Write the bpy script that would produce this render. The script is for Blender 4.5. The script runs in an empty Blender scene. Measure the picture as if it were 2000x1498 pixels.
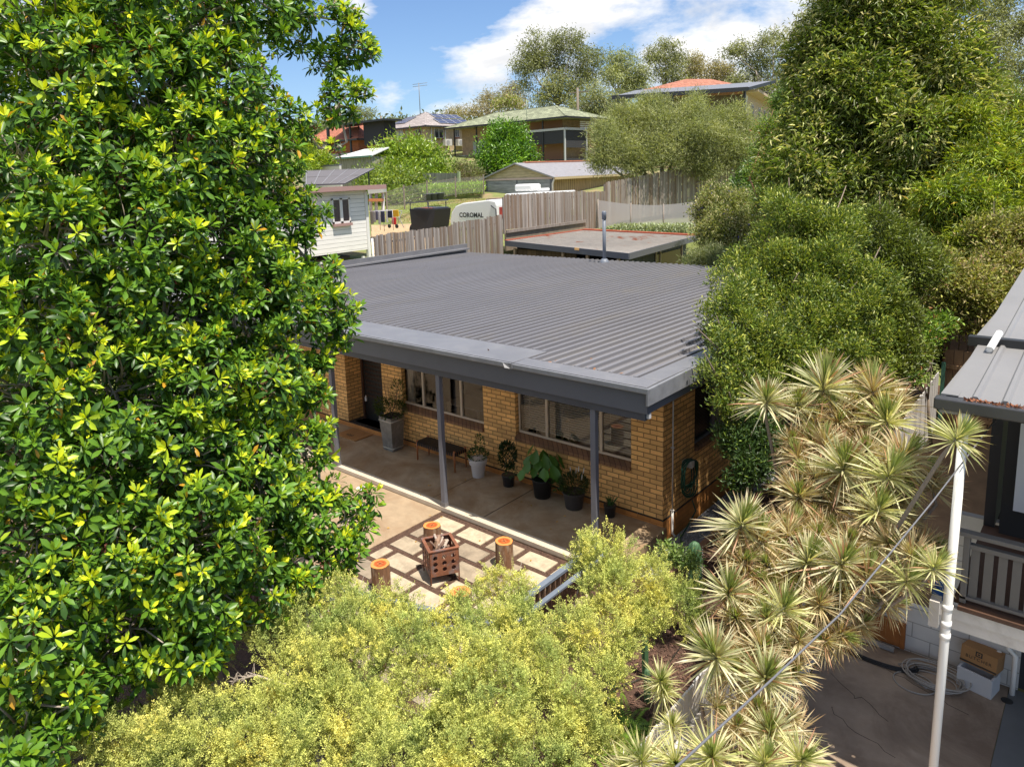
import bpy, math, random
import numpy as np
from mathutils import Vector, Matrix
R = math.radians
rng = np.random.default_rng(7)
random.seed(7)
SC = bpy.context.scene
COL = SC.collection

# ---------------------------------------------------------------- camera
CAM = np.array([5.3738, -10.4013, 5.8287])
YAW, PITCH, ROLL, FPX, CX, CY = 0.7446609, 0.1695678, -0.0400118, 1408.53, 916.76, 584.30
def _basis():
    cy, sy = math.cos(YAW), math.sin(YAW)
    fwd = np.array([-sy, cy, 0]); right = np.array([cy, sy, 0]); up = np.array([0, 0, 1.0])
    f = fwd*math.cos(PITCH) - up*math.sin(PITCH); u = up*math.cos(PITCH) + fwd*math.sin(PITCH)
    return right*math.cos(ROLL) + u*math.sin(ROLL), u*math.cos(ROLL) - right*math.sin(ROLL), f
CR, CU, CF = _basis()
cam_d = bpy.data.cameras.new('camera'); cam = bpy.data.objects.new('camera', cam_d); COL.objects.link(cam)
m = Matrix(((CR[0], CU[0], -CF[0], CAM[0]), (CR[1], CU[1], -CF[1], CAM[1]), (CR[2], CU[2], -CF[2], CAM[2]), (0, 0, 0, 1)))
cam.matrix_world = m
cam_d.sensor_width = 36; cam_d.sensor_fit = 'HORIZONTAL'; cam_d.lens = FPX/2000*36
cam_d.shift_x = (1000-CX)/2000; cam_d.shift_y = -(749-CY)/2000
cam_d.clip_start = .1; cam_d.clip_end = 5000
SC.camera = cam

# ---------------------------------------------------------------- light
CLOUDS = [(760, 40, 260, -.2), (940, 0, 120, -.2), (1100, 60, 150, .17), (980, 105, 120, .18), (900, 150, 110, .16), (1250, 20, 220, .13), (1400, 100, 120, .1), (1520, 70, 200, .12), (780, 195, 150, .15), (1200, 120, 70, -.16), (1030, 150, 50, -.06), (700, 10, 60, .2), (640, 200, 120, -.1), (1700, 40, 200, -.05)]
SUN = Vector((.37, -.075, 1)).normalized()
sl = bpy.data.lights.new('sun', 'SUN'); so = bpy.data.objects.new('sun', sl); COL.objects.link(so)
so.rotation_euler = SUN.to_track_quat('Z', 'Y').to_euler()
sl.energy = 4.7; sl.angle = R(.5); sl.color = (1, .93, .81)
W = bpy.data.worlds.new('World'); SC.world = W; W.use_nodes = True
nt = W.node_tree; nt.nodes.clear()
def N(t, ty, **k):
    n = t.nodes.new(ty)
    for a, b in k.items():
        if a.startswith('i_'): n.inputs[a[2:].replace('_', ' ')].default_value = b
        else: setattr(n, a, b)
    return n
sky = N(nt, 'ShaderNodeTexSky', sky_type='NISHITA', sun_disc=False)
sky.sun_elevation = math.asin(SUN.z); sky.sun_rotation = math.atan2(SUN.x, SUN.y); sky.air_density = 1.0; sky.dust_density = .6; sky.ozone_density = 2
tc = N(nt, 'ShaderNodeTexCoord')
sep = N(nt, 'ShaderNodeSeparateXYZ'); nt.links.new(tc.outputs['Generated'], sep.inputs[0])
mp = N(nt, 'ShaderNodeMapping'); mp.inputs['Scale'].default_value = (1, 1, 2.3); mp.inputs['Location'].default_value = (.83, .32, .1)
nt.links.new(tc.outputs['Generated'], mp.inputs[0])
n1 = N(nt, 'ShaderNodeTexNoise', i_Scale=5.5, i_Detail=10, i_Roughness=.6, i_Distortion=.15)
nt.links.new(mp.outputs[0], n1.inputs['Vector'])
rmp = N(nt, 'ShaderNodeValToRGB'); rmp.color_ramp.elements[0].position = .50; rmp.color_ramp.elements[1].position = .66
rmp.color_ramp.elements[0].color = (0, 0, 0, 1); rmp.color_ramp.elements[1].color = (1, 1, 1, 1)
nrmv = N(nt, 'ShaderNodeVectorMath', operation='NORMALIZE'); nt.links.new(tc.outputs['Generated'], nrmv.inputs[0])
acc = n1.outputs['Fac']
def _dir(px, py):
    d = CF + CR*(px-CX)/FPX - CU*(py-CY)/FPX; return d/np.linalg.norm(d)
for px, py, rad, wgt in CLOUDS:
    dp = N(nt, 'ShaderNodeVectorMath', operation='DISTANCE'); nt.links.new(nrmv.outputs[0], dp.inputs[0]); dp.inputs[1].default_value = tuple(_dir(px, py))
    mr = N(nt, 'ShaderNodeMapRange', interpolation_type='SMOOTHSTEP'); mr.inputs[1].default_value = 0; mr.inputs[2].default_value = rad/FPX; mr.inputs[3].default_value = wgt; mr.inputs[4].default_value = 0
    nt.links.new(dp.outputs['Value'], mr.inputs[0]); ad = N(nt, 'ShaderNodeMath', operation='ADD'); nt.links.new(acc, ad.inputs[0]); nt.links.new(mr.outputs[0], ad.inputs[1]); acc = ad.outputs[0]
dz_ = N(nt, 'ShaderNodeVectorMath', operation='DISTANCE'); nt.links.new(nrmv.outputs[0], dz_.inputs[0]); dz_.inputs[1].default_value = (-.1, -.5, .86)  # unseen cloud bank overhead, added to raise the neutral fill light
mz = N(nt, 'ShaderNodeMapRange', interpolation_type='SMOOTHSTEP'); mz.inputs[1].default_value = .2; mz.inputs[2].default_value = 1.1; mz.inputs[3].default_value = .16; mz.inputs[4].default_value = 0; nt.links.new(dz_.outputs['Value'], mz.inputs[0])
az_ = N(nt, 'ShaderNodeMath', operation='ADD'); nt.links.new(acc, az_.inputs[0]); nt.links.new(mz.outputs[0], az_.inputs[1]); acc = az_.outputs[0]
nt.links.new(acc, rmp.inputs[0])
mp2 = N(nt, 'ShaderNodeMapping'); mp2.inputs['Scale'].default_value = (1, 1, 2.6); mp2.inputs['Location'].default_value = (.83, .32, .16)
nt.links.new(tc.outputs['Generated'], mp2.inputs[0])
n2 = N(nt, 'ShaderNodeTexNoise', i_Scale=5.5, i_Detail=5, i_Roughness=.5, i_Distortion=.25); nt.links.new(mp2.outputs[0], n2.inputs['Vector'])
cr2 = N(nt, 'ShaderNodeValToRGB'); cr2.color_ramp.elements[0].position = .47; cr2.color_ramp.elements[1].position = .64
cr2.color_ramp.elements[0].color = (5.7, 5.65, 5.6, 1); cr2.color_ramp.elements[1].color = (3.5, 3.65, 3.95, 1)
nt.links.new(n2.outputs['Fac'], cr2.inputs[0])
mx = N(nt, 'ShaderNodeMix', data_type='RGBA')
skm = N(nt, 'ShaderNodeMix', data_type='RGBA', blend_type='MULTIPLY'); skm.inputs[0].default_value = 1; skm.inputs[7].default_value = (.60, .69, .82, 1)
nt.links.new(sky.outputs[0], skm.inputs[6])
nt.links.new(rmp.outputs[0], mx.inputs[0]); nt.links.new(skm.outputs[2], mx.inputs[6]); nt.links.new(cr2.outputs[0], mx.inputs[7])
bg = N(nt, 'ShaderNodeBackground'); bg.inputs['Strength'].default_value = .13
wo = N(nt, 'ShaderNodeOutputWorld')
nt.links.new(mx.outputs[2], bg.inputs[0]); nt.links.new(bg.outputs[0], wo.inputs[0])
SC.view_settings.view_transform = 'Standard'; SC.view_settings.look = 'None'; SC.view_settings.exposure = .6; SC.view_settings.gamma = 1
SC.cycles.max_bounces = 7; SC.cycles.diffuse_bounces = 4; SC.cycles.transparent_max_bounces = 10; SC.cycles.sample_clamp_indirect = 6

# ---------------------------------------------------------------- geometry helpers
def ray(px, py): return CF + CR*(px-CX)/FPX - CU*(py-CY)/FPX
def at(px, py, t): return CAM + t*ray(px, py)              # a real point t metres ahead of the lens
def on(px, py, **k):                                        # where that sight line meets the plane x=, y= or z=
    (ax, v), = k.items(); i = 'xyz'.index(ax); d = ray(px, py); return CAM + d*(v-CAM[i])/d[i]

def ob(name, me, mat=None, parent=None):
    o = bpy.data.objects.new(name, me); COL.objects.link(o)
    if mat is not None and me is not None and not me.materials:
        for mm in (mat if isinstance(mat, (list, tuple)) else [mat]): me.materials.append(mm)
    if parent is not None: o.parent = parent
    return o
def tag(o, label=None, cat=None, group=None, kind=None):
    if label: o['label'] = label
    if cat: o['category'] = cat
    if group: o['group'] = group
    if kind: o['kind'] = kind
    return o
def thing(name, label, cat, loc=(0, 0, 0), rz=0, group=None):
    o = bpy.data.objects.new(name, None); COL.objects.link(o); o.location = loc; o.rotation_euler = (0, 0, rz); o.empty_display_size = .2
    return tag(o, label, cat, group)
def dup(root, loc, rz=None, label=None, sc=None):
    r = root.copy(); COL.objects.link(r); r.location = loc
    if rz is not None: r.rotation_euler = (0, 0, rz)
    if sc is not None: r.scale = (sc, sc, sc)
    if label: r['label'] = label
    for ch in list(root.children):
        c = ch.copy(); COL.objects.link(c); c.parent = r
        for g in list(ch.children):
            d = g.copy(); COL.objects.link(d); d.parent = c
    return r
class MB:
    def __init__(s): s.v = []; s.f = []; s.mi = []; s.sm = []
    def add(s, vs, fs, mi=0, sm=False):
        k = len(s.v); s.v += [tuple(map(float, v)) for v in vs]; s.f += [tuple(k+i for i in f) for f in fs]; s.mi += [mi]*len(fs); s.sm += [sm]*len(fs); return s
    def box(s, x0, x1, y0, y1, z0, z1, mi=0):
        return s.add([(x0,y0,z0),(x1,y0,z0),(x1,y1,z0),(x0,y1,z0),(x0,y0,z1),(x1,y0,z1),(x1,y1,z1),(x0,y1,z1)],
                     [(0,3,2,1),(4,5,6,7),(0,1,5,4),(1,2,6,5),(2,3,7,6),(3,0,4,7)], mi)
    def hexa(s, p, mi=0):   # 8 points: bottom 4 ccw, top 4 ccw
        return s.add(p, [(0,3,2,1),(4,5,6,7),(0,1,5,4),(1,2,6,5),(2,3,7,6),(3,0,4,7)], mi)
    def quad(s, a, b, c, d, mi=0): return s.add([a,b,c,d], [(0,1,2,3)], mi)
    def bar(s, a, b, w, h, mi=0, up=(0,0,1)):
        a = np.array(a, float); b = np.array(b, float); d = b-a; d /= np.linalg.norm(d); up = np.array(up, float)
        if abs(d@up) > .98: up = np.array([1., 0, 0])
        r = np.cross(d, up); r /= np.linalg.norm(r); u = np.cross(r, d)
        q = lambda p: [p-r*w/2-u*h/2, p+r*w/2-u*h/2, p+r*w/2+u*h/2, p-r*w/2+u*h/2]
        return s.add(q(a)+q(b), [(0,1,2,3),(7,6,5,4),(0,4,5,1),(1,5,6,2),(2,6,7,3),(3,7,4,0)], mi)
    def tube(s, pts, rad, n=8, mi=0, cap=True):
        pts = [np.array(p, float) for p in pts]; m_ = len(pts)
        rad = [rad]*m_ if np.isscalar(rad) else list(rad); vs = []; prev = None
        for i, p in enumerate(pts):
            d = pts[min(i+1, m_-1)] - pts[max(i-1, 0)]; d = d/(np.linalg.norm(d)+1e-9)
            a = np.array([0, 0, 1.]) if abs(d[2]) < .9 else np.array([1., 0, 0])
            if prev is not None: a = prev
            r = np.cross(d, a); r /= (np.linalg.norm(r)+1e-9); u = np.cross(r, d); prev = u
            for k in range(n):
                t = 2*math.pi*k/n; vs.append(p + rad[i]*(math.cos(t)*r + math.sin(t)*u))
        fs = [(i*n+k, i*n+(k+1) % n, (i+1)*n+(k+1) % n, (i+1)*n+k) for i in range(m_-1) for k in range(n)]
        s.add(vs, fs, mi, True)
        if cap:
            k = len(s.v)-m_*n
            s.f += [tuple(k+i for i in range(n-1, -1, -1)), tuple(k+(m_-1)*n+i for i in range(n))]; s.mi += [mi, mi]; s.sm += [False, False]
        return s
    def lathe(s, prof, c=(0, 0, 0), n=24, mi=0, sq=False):
        vs = []; 
        for (r, z) in prof:
            for k in range(n):
                t = 2*math.pi*(k+.5)/n; q = (1/max(abs(math.cos(t)), abs(math.sin(t)))) if sq else 1
                vs.append((c[0]+r*q*math.cos(t), c[1]+r*q*math.sin(t), c[2]+z))
        fs = [(i*n+k, i*n+(k+1) % n, (i+1)*n+(k+1) % n, (i+1)*n+k) for i in range(len(prof)-1) for k in range(n)]
        s.add(vs, fs, mi, not sq); k = len(s.v)-len(prof)*n
        s.f += [tuple(k+i for i in range(n-1, -1, -1)), tuple(k+(len(prof)-1)*n+i for i in range(n))]; s.mi += [mi, mi]; s.sm += [False, False]
        return s
    def prism(s, poly, vec, mi=0):
        n = len(poly); vec = np.array(vec, float); b = [np.array(p, float)+vec for p in poly]
        return s.add([tuple(p) for p in poly]+[tuple(p) for p in b], [tuple(range(n-1, -1, -1)), tuple(range(n, 2*n))]+[(i, (i+1) % n, n+(i+1) % n, n+i) for i in range(n)], mi)
    def mesh(s, name):
        me = bpy.data.meshes.new(name); me.from_pydata(s.v, [], s.f)
        me.polygons.foreach_set('material_index', s.mi); me.polygons.foreach_set('use_smooth', s.sm); me.update(); return me
    def build(s, name, mat, parent=None, bevel=0):
        o = ob(name, s.mesh(name), mat, parent)
        if bevel:
            b = o.modifiers.new('bevel', 'BEVEL'); b.width = bevel; b.segments = 2; b.limit_method = 'ANGLE'
        return o
def B(name, mat, parent, *boxes, bevel=0):
    m_ = MB()
    for b in boxes: m_.box(*b)
    return m_.build(name, mat, parent, bevel)
def trimesh(name, V, T, C=None, mat=None, parent=None, smooth=False):
    me = bpy.data.meshes.new(name); n = len(V); k = len(T)
    me.vertices.add(n); me.vertices.foreach_set('co', np.asarray(V, np.float32).ravel())
    me.loops.add(k*3); me.loops.foreach_set('vertex_index', np.asarray(T, np.int32).ravel())
    me.polygons.add(k); me.polygons.foreach_set('loop_start', np.arange(0, k*3, 3, dtype=np.int32)); me.polygons.foreach_set('loop_total', np.full(k, 3, np.int32))
    if C is not None:
        a = me.color_attributes.new('Col', 'FLOAT_COLOR', 'POINT'); c4 = np.ones((n, 4), np.float32); c4[:, :3] = C; a.data.foreach_set('color', c4.ravel())
    me.update(calc_edges=True)
    if smooth: me.polygons.foreach_set('use_smooth', np.ones(k, bool))
    return ob(name, me, mat, parent)
def each(name, mat, parent, bars):
    for a, b_, w, h in bars: MB().bar(a, b_, w, h).build(name, mat, parent)
def unit(a): return a/(np.linalg.norm(a, axis=-1, keepdims=True)+1e-9)
def rdir(n): return unit(rng.normal(size=(n, 3)))
def leafset(P, D, Nn, L, Wd, C, kind='kite', droop=0.):
    """triangles of n leaves: base points P, directions D, rough normals Nn, lengths L, widths Wd, colours C"""
    P = np.asarray(P); n = len(P); L = np.broadcast_to(L, n)[:, None]; Wd = np.broadcast_to(Wd, n)[:, None]
    D = unit(D); S = unit(np.cross(D, Nn)); U = np.cross(S, D)
    if kind == 'kite':
        V = np.stack([P, P+D*L*.45+S*Wd/2+U*Wd*.12, P+D*L-U*L*droop, P+D*L*.45-S*Wd/2+U*Wd*.12], 1); T = np.array([(0, 1, 2), (0, 2, 3)])
    elif kind == 'big':
        a, b = .38, .72
        def st(t, w): 
            c = P+D*L*t-U*L*droop*t*t; return c+S*Wd*w/2+U*Wd*.16*w, c, c-S*Wd*w/2+U*Wd*.16*w
        l1, m1, r1 = st(a, .8); l2, m2, r2 = st(b, 1)
        V = np.stack([P, l1, m1, r1, l2, m2, r2, P+D*L-U*L*droop], 1)
        T = np.array([(0, 1, 2), (0, 2, 3), (1, 4, 5), (1, 5, 2), (2, 5, 6), (2, 6, 3), (4, 7, 5), (5, 7, 6)])
    else:
        def st(t, w):
            c = P+D*L*t-np.array([0, 0, 1.])*L*droop*t*t; return c+S*Wd*w/2+U*Wd*.2*w, c-S*Wd*w/2+U*Wd*.2*w
        a = st(0, .6); b = st(.35, 1); c = st(.7, .75)
        V = np.stack([a[0], a[1], b[0], b[1], c[0], c[1], P+D*L-np.array([0, 0, 1.])*L*droop], 1)
        T = np.array([(0, 2, 3), (0, 3, 1), (2, 4, 5), (2, 5, 3), (4, 6, 5)])
    k = V.shape[1]; TT = (T[None]+(np.arange(n)*k)[:, None, None]).reshape(-1, 3)
    CC = np.repeat(np.asarray(C), k, axis=0) if np.ndim(C) == 2 else C.reshape(-1, 3)
    return V.reshape(-1, 3), TT, CC
def joinsets(ss):
    V = []; T = []; C = []; o = 0
    for v, t, c in ss: V.append(v); T.append(t+o); C.append(c); o += len(v)
    return np.concatenate(V), np.concatenate(T), np.concatenate(C)

# ---------------------------------------------------------------- materials
_m = {}
def mat(name, col=(.5, .5, .5), rough=.6, metal=0, var=0, vs=3, dirt=None, ds=1.2, dth=(.45, .7), bump=0, bs=30, spec=.5, stretch=None, attr=False, obj=True):
    if name in _m: return _m[name]
    M = bpy.data.materials.new(name); M.use_nodes = True; t = M.node_tree; b = t.nodes['Principled BSDF']; _m[name] = M
    b.inputs['Roughness'].default_value = rough; b.inputs['Metallic'].default_value = metal; b.inputs['Specular IOR Level'].default_value = spec
    c = N(t, 'ShaderNodeTexCoord'); vec = c.outputs['Object']
    if stretch:
        mpg = N(t, 'ShaderNodeMapping'); mpg.inputs['Scale'].default_value = stretch; t.links.new(vec, mpg.inputs[0]); vec = mpg.outputs[0]
    rgb = N(t, 'ShaderNodeRGB'); rgb.outputs[0].default_value = (*col, 1); out = rgb.outputs[0]
    if var:
        no = N(t, 'ShaderNodeTexNoise', i_Scale=vs, i_Detail=6, i_Roughness=.65); t.links.new(vec, no.inputs['Vector'])
        mr = N(t, 'ShaderNodeMapRange'); mr.inputs[1].default_value = .25; mr.inputs[2].default_value = .75; mr.inputs[3].default_value = 1-var; mr.inputs[4].default_value = 1+var
        t.links.new(no.outputs['Fac'], mr.inputs[0])
        hs = N(t, 'ShaderNodeVectorMath', operation='SCALE'); t.links.new(out, hs.inputs[0]); t.links.new(mr.outputs[0], hs.inputs['Scale']); out = hs.outputs[0]
    if dirt:
        no = N(t, 'ShaderNodeTexNoise', i_Scale=ds, i_Detail=8, i_Roughness=.7, i_Distortion=.6); t.links.new(vec, no.inputs['Vector'])
        mr = N(t, 'ShaderNodeMapRange'); mr.inputs[1].default_value = dth[0]; mr.inputs[2].default_value = dth[1]; t.links.new(no.outputs['Fac'], mr.inputs[0])
        x = N(t, 'ShaderNodeMix', data_type='RGBA'); t.links.new(mr.outputs[0], x.inputs[0]); t.links.new(out, x.inputs[6]); x.inputs[7].default_value = (*dirt, 1); out = x.outputs[2]
    t.links.new(out, b.inputs['Base Color'])
    if bump:
        no = N(t, 'ShaderNodeTexNoise', i_Scale=bs, i_Detail=5); t.links.new(vec, no.inputs['Vector'])
        bp = N(t, 'ShaderNodeBump'); bp.inputs['Strength'].default_value = bump; bp.inputs['Distance'].default_value = .02; t.links.new(no.outputs['Fac'], bp.inputs['Height']); t.links.new(bp.outputs[0], b.inputs['Normal'])
    return M
def leafmat(name, trans=.35, rough=.38, spec=.5, tint=(1, 1, 1)):
    M = bpy.data.materials.new(name); M.use_nodes = True; t = M.node_tree; b = t.nodes['Principled BSDF']; o = t.nodes['Material Output']
    a = N(t, 'ShaderNodeAttribute', attribute_name='Col'); b.inputs['Roughness'].default_value = rough; b.inputs['Specular IOR Level'].default_value = spec
    t.links.new(a.outputs['Color'], b.inputs['Base Color'])
    tr = N(t, 'ShaderNodeBsdfTranslucent'); sc = N(t, 'ShaderNodeMix', data_type='RGBA', blend_type='MULTIPLY'); sc.inputs[0].default_value = 1; sc.inputs[7].default_value = (1.25, 1.3, .45, 1)
    t.links.new(a.outputs['Color'], sc.inputs[6]); t.links.new(sc.outputs[2], tr.inputs['Color'])
    mx_ = N(t, 'ShaderNodeMixShader'); mx_.inputs[0].default_value = trans; t.links.new(b.outputs[0], mx_.inputs[1]); t.links.new(tr.outputs[0], mx_.inputs[2]); t.links.new(mx_.outputs[0], o.inputs['Surface'])
    return M
def brick(name, col, mortar, w=.24, h=.086, ms=.009, var=.25, off=.5, vert=False, bump=.5, dirt=None):
    M = bpy.data.materials.new(name); M.use_nodes = True; t = M.node_tree; b = t.nodes['Principled BSDF']; b.inputs['Roughness'].default_value = .8
    g = N(t, 'ShaderNodeNewGeometry'); s = N(t, 'ShaderNodeSeparateXYZ'); t.links.new(g.outputs['Position'], s.inputs[0])
    ad = N(t, 'ShaderNodeMath', operation='ADD'); t.links.new(s.outputs[0], ad.inputs[0]); t.links.new(s.outputs[1], ad.inputs[1])
    ad2 = N(t, 'ShaderNodeMath', operation='ADD'); t.links.new(ad.outputs[0], ad2.inputs[0]); ad2.inputs[1].default_value = 48.0
    az = N(t, 'ShaderNodeMath', operation='ADD'); t.links.new(s.outputs[2], az.inputs[0]); az.inputs[1].default_value = h*200
    cb = N(t, 'ShaderNodeCombineXYZ'); t.links.new(ad2.outputs[0], cb.inputs[0]); t.links.new(az.outputs[0], cb.inputs[1])
    br = N(t, 'ShaderNodeTexBrick', offset=off); br.inputs['Scale'].default_value = 1; br.inputs['Mortar Size'].default_value = ms; br.inputs['Mortar Smooth'].default_value = .1
    br.inputs['Brick Width'].default_value = w; br.inputs['Row Height'].default_value = h; br.inputs['Bias'].default_value = 0
    br.inputs['Color1'].default_value = (*[c*(1-var) for c in col], 1); br.inputs['Color2'].default_value = (*[min(1, c*(1+var)) for c in col], 1); br.inputs['Mortar'].default_value = (*mortar, 1)
    t.links.new(cb.outputs[0], br.inputs['Vector'])
    no = N(t, 'ShaderNodeTexNoise', i_Scale=2.2, i_Detail=6); t.links.new(g.outputs['Position'], no.inputs['Vector'])
    mr = N(t, 'ShaderNodeMapRange'); mr.inputs[1].default_value = .3; mr.inputs[2].default_value = .7; mr.inputs[3].default_value = .85; mr.inputs[4].default_value = 1.12; t.links.new(no.outputs['Fac'], mr.inputs[0])
    v = N(t, 'ShaderNodeVectorMath', operation='SCALE'); t.links.new(br.outputs['Color'], v.inputs[0]); t.links.new(mr.outputs[0], v.inputs['Scale'])
    t.links.new(v.outputs[0], b.inputs['Base Color'])
    bp = N(t, 'ShaderNodeBump', invert=True); bp.inputs['Strength'].default_value = bump; bp.inputs['Distance'].default_value = .01; t.links.new(br.outputs['Fac'], bp.inputs['Height']); t.links.new(bp.outputs[0], b.inputs['Normal'])
    return M
def glass(name, tint=(.85, .87, .86), refl=.12):
    M = bpy.data.materials.new(name); M.use_nodes = True; t = M.node_tree; o = t.nodes['Material Output']; t.nodes.remove(t.nodes['Principled BSDF'])
    tr = N(t, 'ShaderNodeBsdfTransparent'); tr.inputs[0].default_value = (*tint, 1); gl = N(t, 'ShaderNodeBsdfGlossy'); gl.inputs['Roughness'].default_value = .02
    fr = N(t, 'ShaderNodeFresnel'); fr.inputs[0].default_value = 1.55; ad = N(t, 'ShaderNodeMath', operation='ADD'); ad.inputs[1].default_value = refl; t.links.new(fr.outputs[0], ad.inputs[0]); gm = N(t, 'ShaderNodeNewGeometry'); iv = N(t, 'ShaderNodeMath', operation='SUBTRACT'); iv.inputs[0].default_value = 1; t.links.new(gm.outputs['Backfacing'], iv.inputs[1]); am = N(t, 'ShaderNodeMath', operation='MULTIPLY'); t.links.new(ad.outputs[0], am.inputs[0]); t.links.new(iv.outputs[0], am.inputs[1]); ad = am
    x = N(t, 'ShaderNodeMixShader'); t.links.new(ad.outputs[0], x.inputs[0]); t.links.new(tr.outputs[0], x.inputs[1]); t.links.new(gl.outputs[0], x.inputs[2]); t.links.new(x.outputs[0], o.inputs[0])
    return M
def meshmat(name, col, alpha):
    M = bpy.data.materials.new(name); M.use_nodes = True; t = M.node_tree; b = t.nodes['Principled BSDF']; b.inputs['Base Color'].default_value = (*col, 1); b.inputs['Alpha'].default_value = alpha; b.inputs['Roughness'].default_value = .8
    return M
def planks(name, col, pitch, axis='h', gap=.1, var=.25, dark=.35, rough=.85, bump=0, mott=(.72, 1.2)):
    """vertical boards along x+y with dark joints (axis 'h') or horizontal boards along z ('z')"""
    M = bpy.data.materials.new(name); M.use_nodes = True; t = M.node_tree; b = t.nodes['Principled BSDF']; b.inputs['Roughness'].default_value = rough
    g = N(t, 'ShaderNodeNewGeometry'); s = N(t, 'ShaderNodeSeparateXYZ'); t.links.new(g.outputs['Position'], s.inputs[0])
    if axis == 'h':
        a = N(t, 'ShaderNodeMath', operation='ADD'); t.links.new(s.outputs[0], a.inputs[0]); t.links.new(s.outputs[1], a.inputs[1]); c = a.outputs[0]
    else: c = s.outputs[2]
    d = N(t, 'ShaderNodeMath', operation='DIVIDE'); t.links.new(c, d.inputs[0]); d.inputs[1].default_value = pitch
    fl = N(t, 'ShaderNodeMath', operation='FLOOR'); t.links.new(d.outputs[0], fl.inputs[0]); fr = N(t, 'ShaderNodeMath', operation='FRACT'); t.links.new(d.outputs[0], fr.inputs[0])
    wn = N(t, 'ShaderNodeTexWhiteNoise', noise_dimensions='1D'); t.links.new(fl.outputs[0], wn.inputs['W'])
    mr = N(t, 'ShaderNodeMapRange'); mr.inputs[3].default_value = 1-var; mr.inputs[4].default_value = 1+var; t.links.new(wn.outputs['Value'], mr.inputs[0])
    lt = N(t, 'ShaderNodeMath', operation='LESS_THAN'); t.links.new(fr.outputs[0], lt.inputs[0]); lt.inputs[1].default_value = gap
    mg = N(t, 'ShaderNodeMapRange'); mg.inputs[3].default_value = 1; mg.inputs[4].default_value = dark; t.links.new(lt.outputs[0], mg.inputs[0])
    mu = N(t, 'ShaderNodeMath', operation='MULTIPLY'); t.links.new(mr.outputs[0], mu.inputs[0]); t.links.new(mg.outputs[0], mu.inputs[1])
    no = N(t, 'ShaderNodeTexNoise', i_Scale=3, i_Detail=6); mpg = N(t, 'ShaderNodeMapping'); mpg.inputs['Scale'].default_value = (3, 3, .5) if axis == 'h' else (.5, .5, 3); t.links.new(g.outputs['Position'], mpg.inputs[0]); t.links.new(mpg.outputs[0], no.inputs['Vector'])
    m2 = N(t, 'ShaderNodeMapRange'); m2.inputs[1].default_value = .3; m2.inputs[2].default_value = .7; m2.inputs[3].default_value = mott[0]; m2.inputs[4].default_value = mott[1]; t.links.new(no.outputs['Fac'], m2.inputs[0])
    m3 = N(t, 'ShaderNodeMath', operation='MULTIPLY'); t.links.new(mu.outputs[0], m3.inputs[0]); t.links.new(m2.outputs[0], m3.inputs[1])
    v = N(t, 'ShaderNodeVectorMath', operation='SCALE'); v.inputs[0].default_value = col; t.links.new(m3.outputs[0], v.inputs['Scale']); t.links.new(v.outputs[0], b.inputs['Base Color'])
    return M

# ================================================================= GROUND
FH = np.array([-math.sin(YAW), math.cos(YAW)])
def gz(x, y):
    D = (np.stack([x, y], -1)-CAM[:2])@FH
    g = np.interp(D, [5, 20, 28, 31, 40, 50, 58, 70, 85, 100, 140, 220, 500, 1500], [-.4, 1.2, 2.0, 2.2, 2.65, 3.6, 4.1, 5.4, 6.9, 9, 13.5, 19, 22, 22])
    lot = np.where(y < 12.8, -.46, np.where(y < 21.4, .25, np.maximum(2.75, g)))
    nb = np.where(y < -.3, -.43, np.where(y < 9, .0, np.where(y < 12, 1.0, np.maximum(1.6, g))))
    z = np.where(x < -16.15, g, np.where(x < 2.95, lot, nb))
    return z
def gxy(x, y): return float(gz(np.array(float(x)), np.array(float(y))))
xs = np.concatenate([np.linspace(-1500, -220, 14), np.linspace(-200, -30, 40), np.arange(-29, 12, .4), np.linspace(12.5, 200, 30), np.linspace(230, 900, 6)])
ys = np.concatenate([np.linspace(-200, -15, 12), np.arange(-14, 28, .4), np.linspace(29, 200, 50), np.linspace(215, 1600, 16)])
XX, YY = np.meshgrid(xs, ys); ZZ = gz(XX, YY)
V = np.stack([XX, YY, ZZ], -1).reshape(-1, 3); nx = len(xs); ii = (np.arange(len(ys)-1)[:, None]*nx+np.arange(nx-1)[None]).ravel()
T = np.concatenate([np.stack([ii, ii+1, ii+nx+1], 1), np.stack([ii, ii+nx+1, ii+nx], 1)])
M_ground = mat('ground', (.17, .2, .06), .95, var=.35, vs=1.2, dirt=(.30, .21, .12), ds=.35, dth=(.5, .62), bump=.4, bs=8)
tag(trimesh('ground', V, T, None, M_ground), kind='structure')
xs = np.linspace(0, 1, 26); GX = []
for b_ in xs:
    for a_ in xs:
        q = at(725+130*a_, 450, 33+11*b_); wob = .35*math.sin(a_*9)*math.sin(b_*7); GX.append((q[0]+wob, q[1]+wob, gxy(q[0]+wob, q[1]+wob)+.035))
T = [(i*26+j, i*26+j+1, (i+1)*26+j+1) for i in range(25) for j in range(25)]+[(i*26+j, (i+1)*26+j+1, (i+1)*26+j) for i in range(25) for j in range(25)]
tag(trimesh('dirt_path', np.array(GX), np.array(T), None, mat('bare_dirt', (.42, .29, .17), .95, var=.25, vs=3, dirt=(.22, .24, .09), ds=.8, dth=(.58, .68))), kind='structure')
M_mulch = mat('mulch', (.085, .045, .03), .95, var=.55, vs=45, bump=1, bs=90, dirt=(.16, .09, .06), ds=30)
B('mulch_bed', M_mulch, None, (-.3, 2.86, -14, -3.8, -.44, -.4), (.66, 2.86, -3.8, 12.6, -.44, -.4), (.075, .66, -3.8, -1.21, -.44, -.401))['kind'] = 'structure'
B('garden_soil', M_mulch, None, (-16, -.3, -14, -4.5, -.44, -.41))['kind'] = 'structure'
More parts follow.
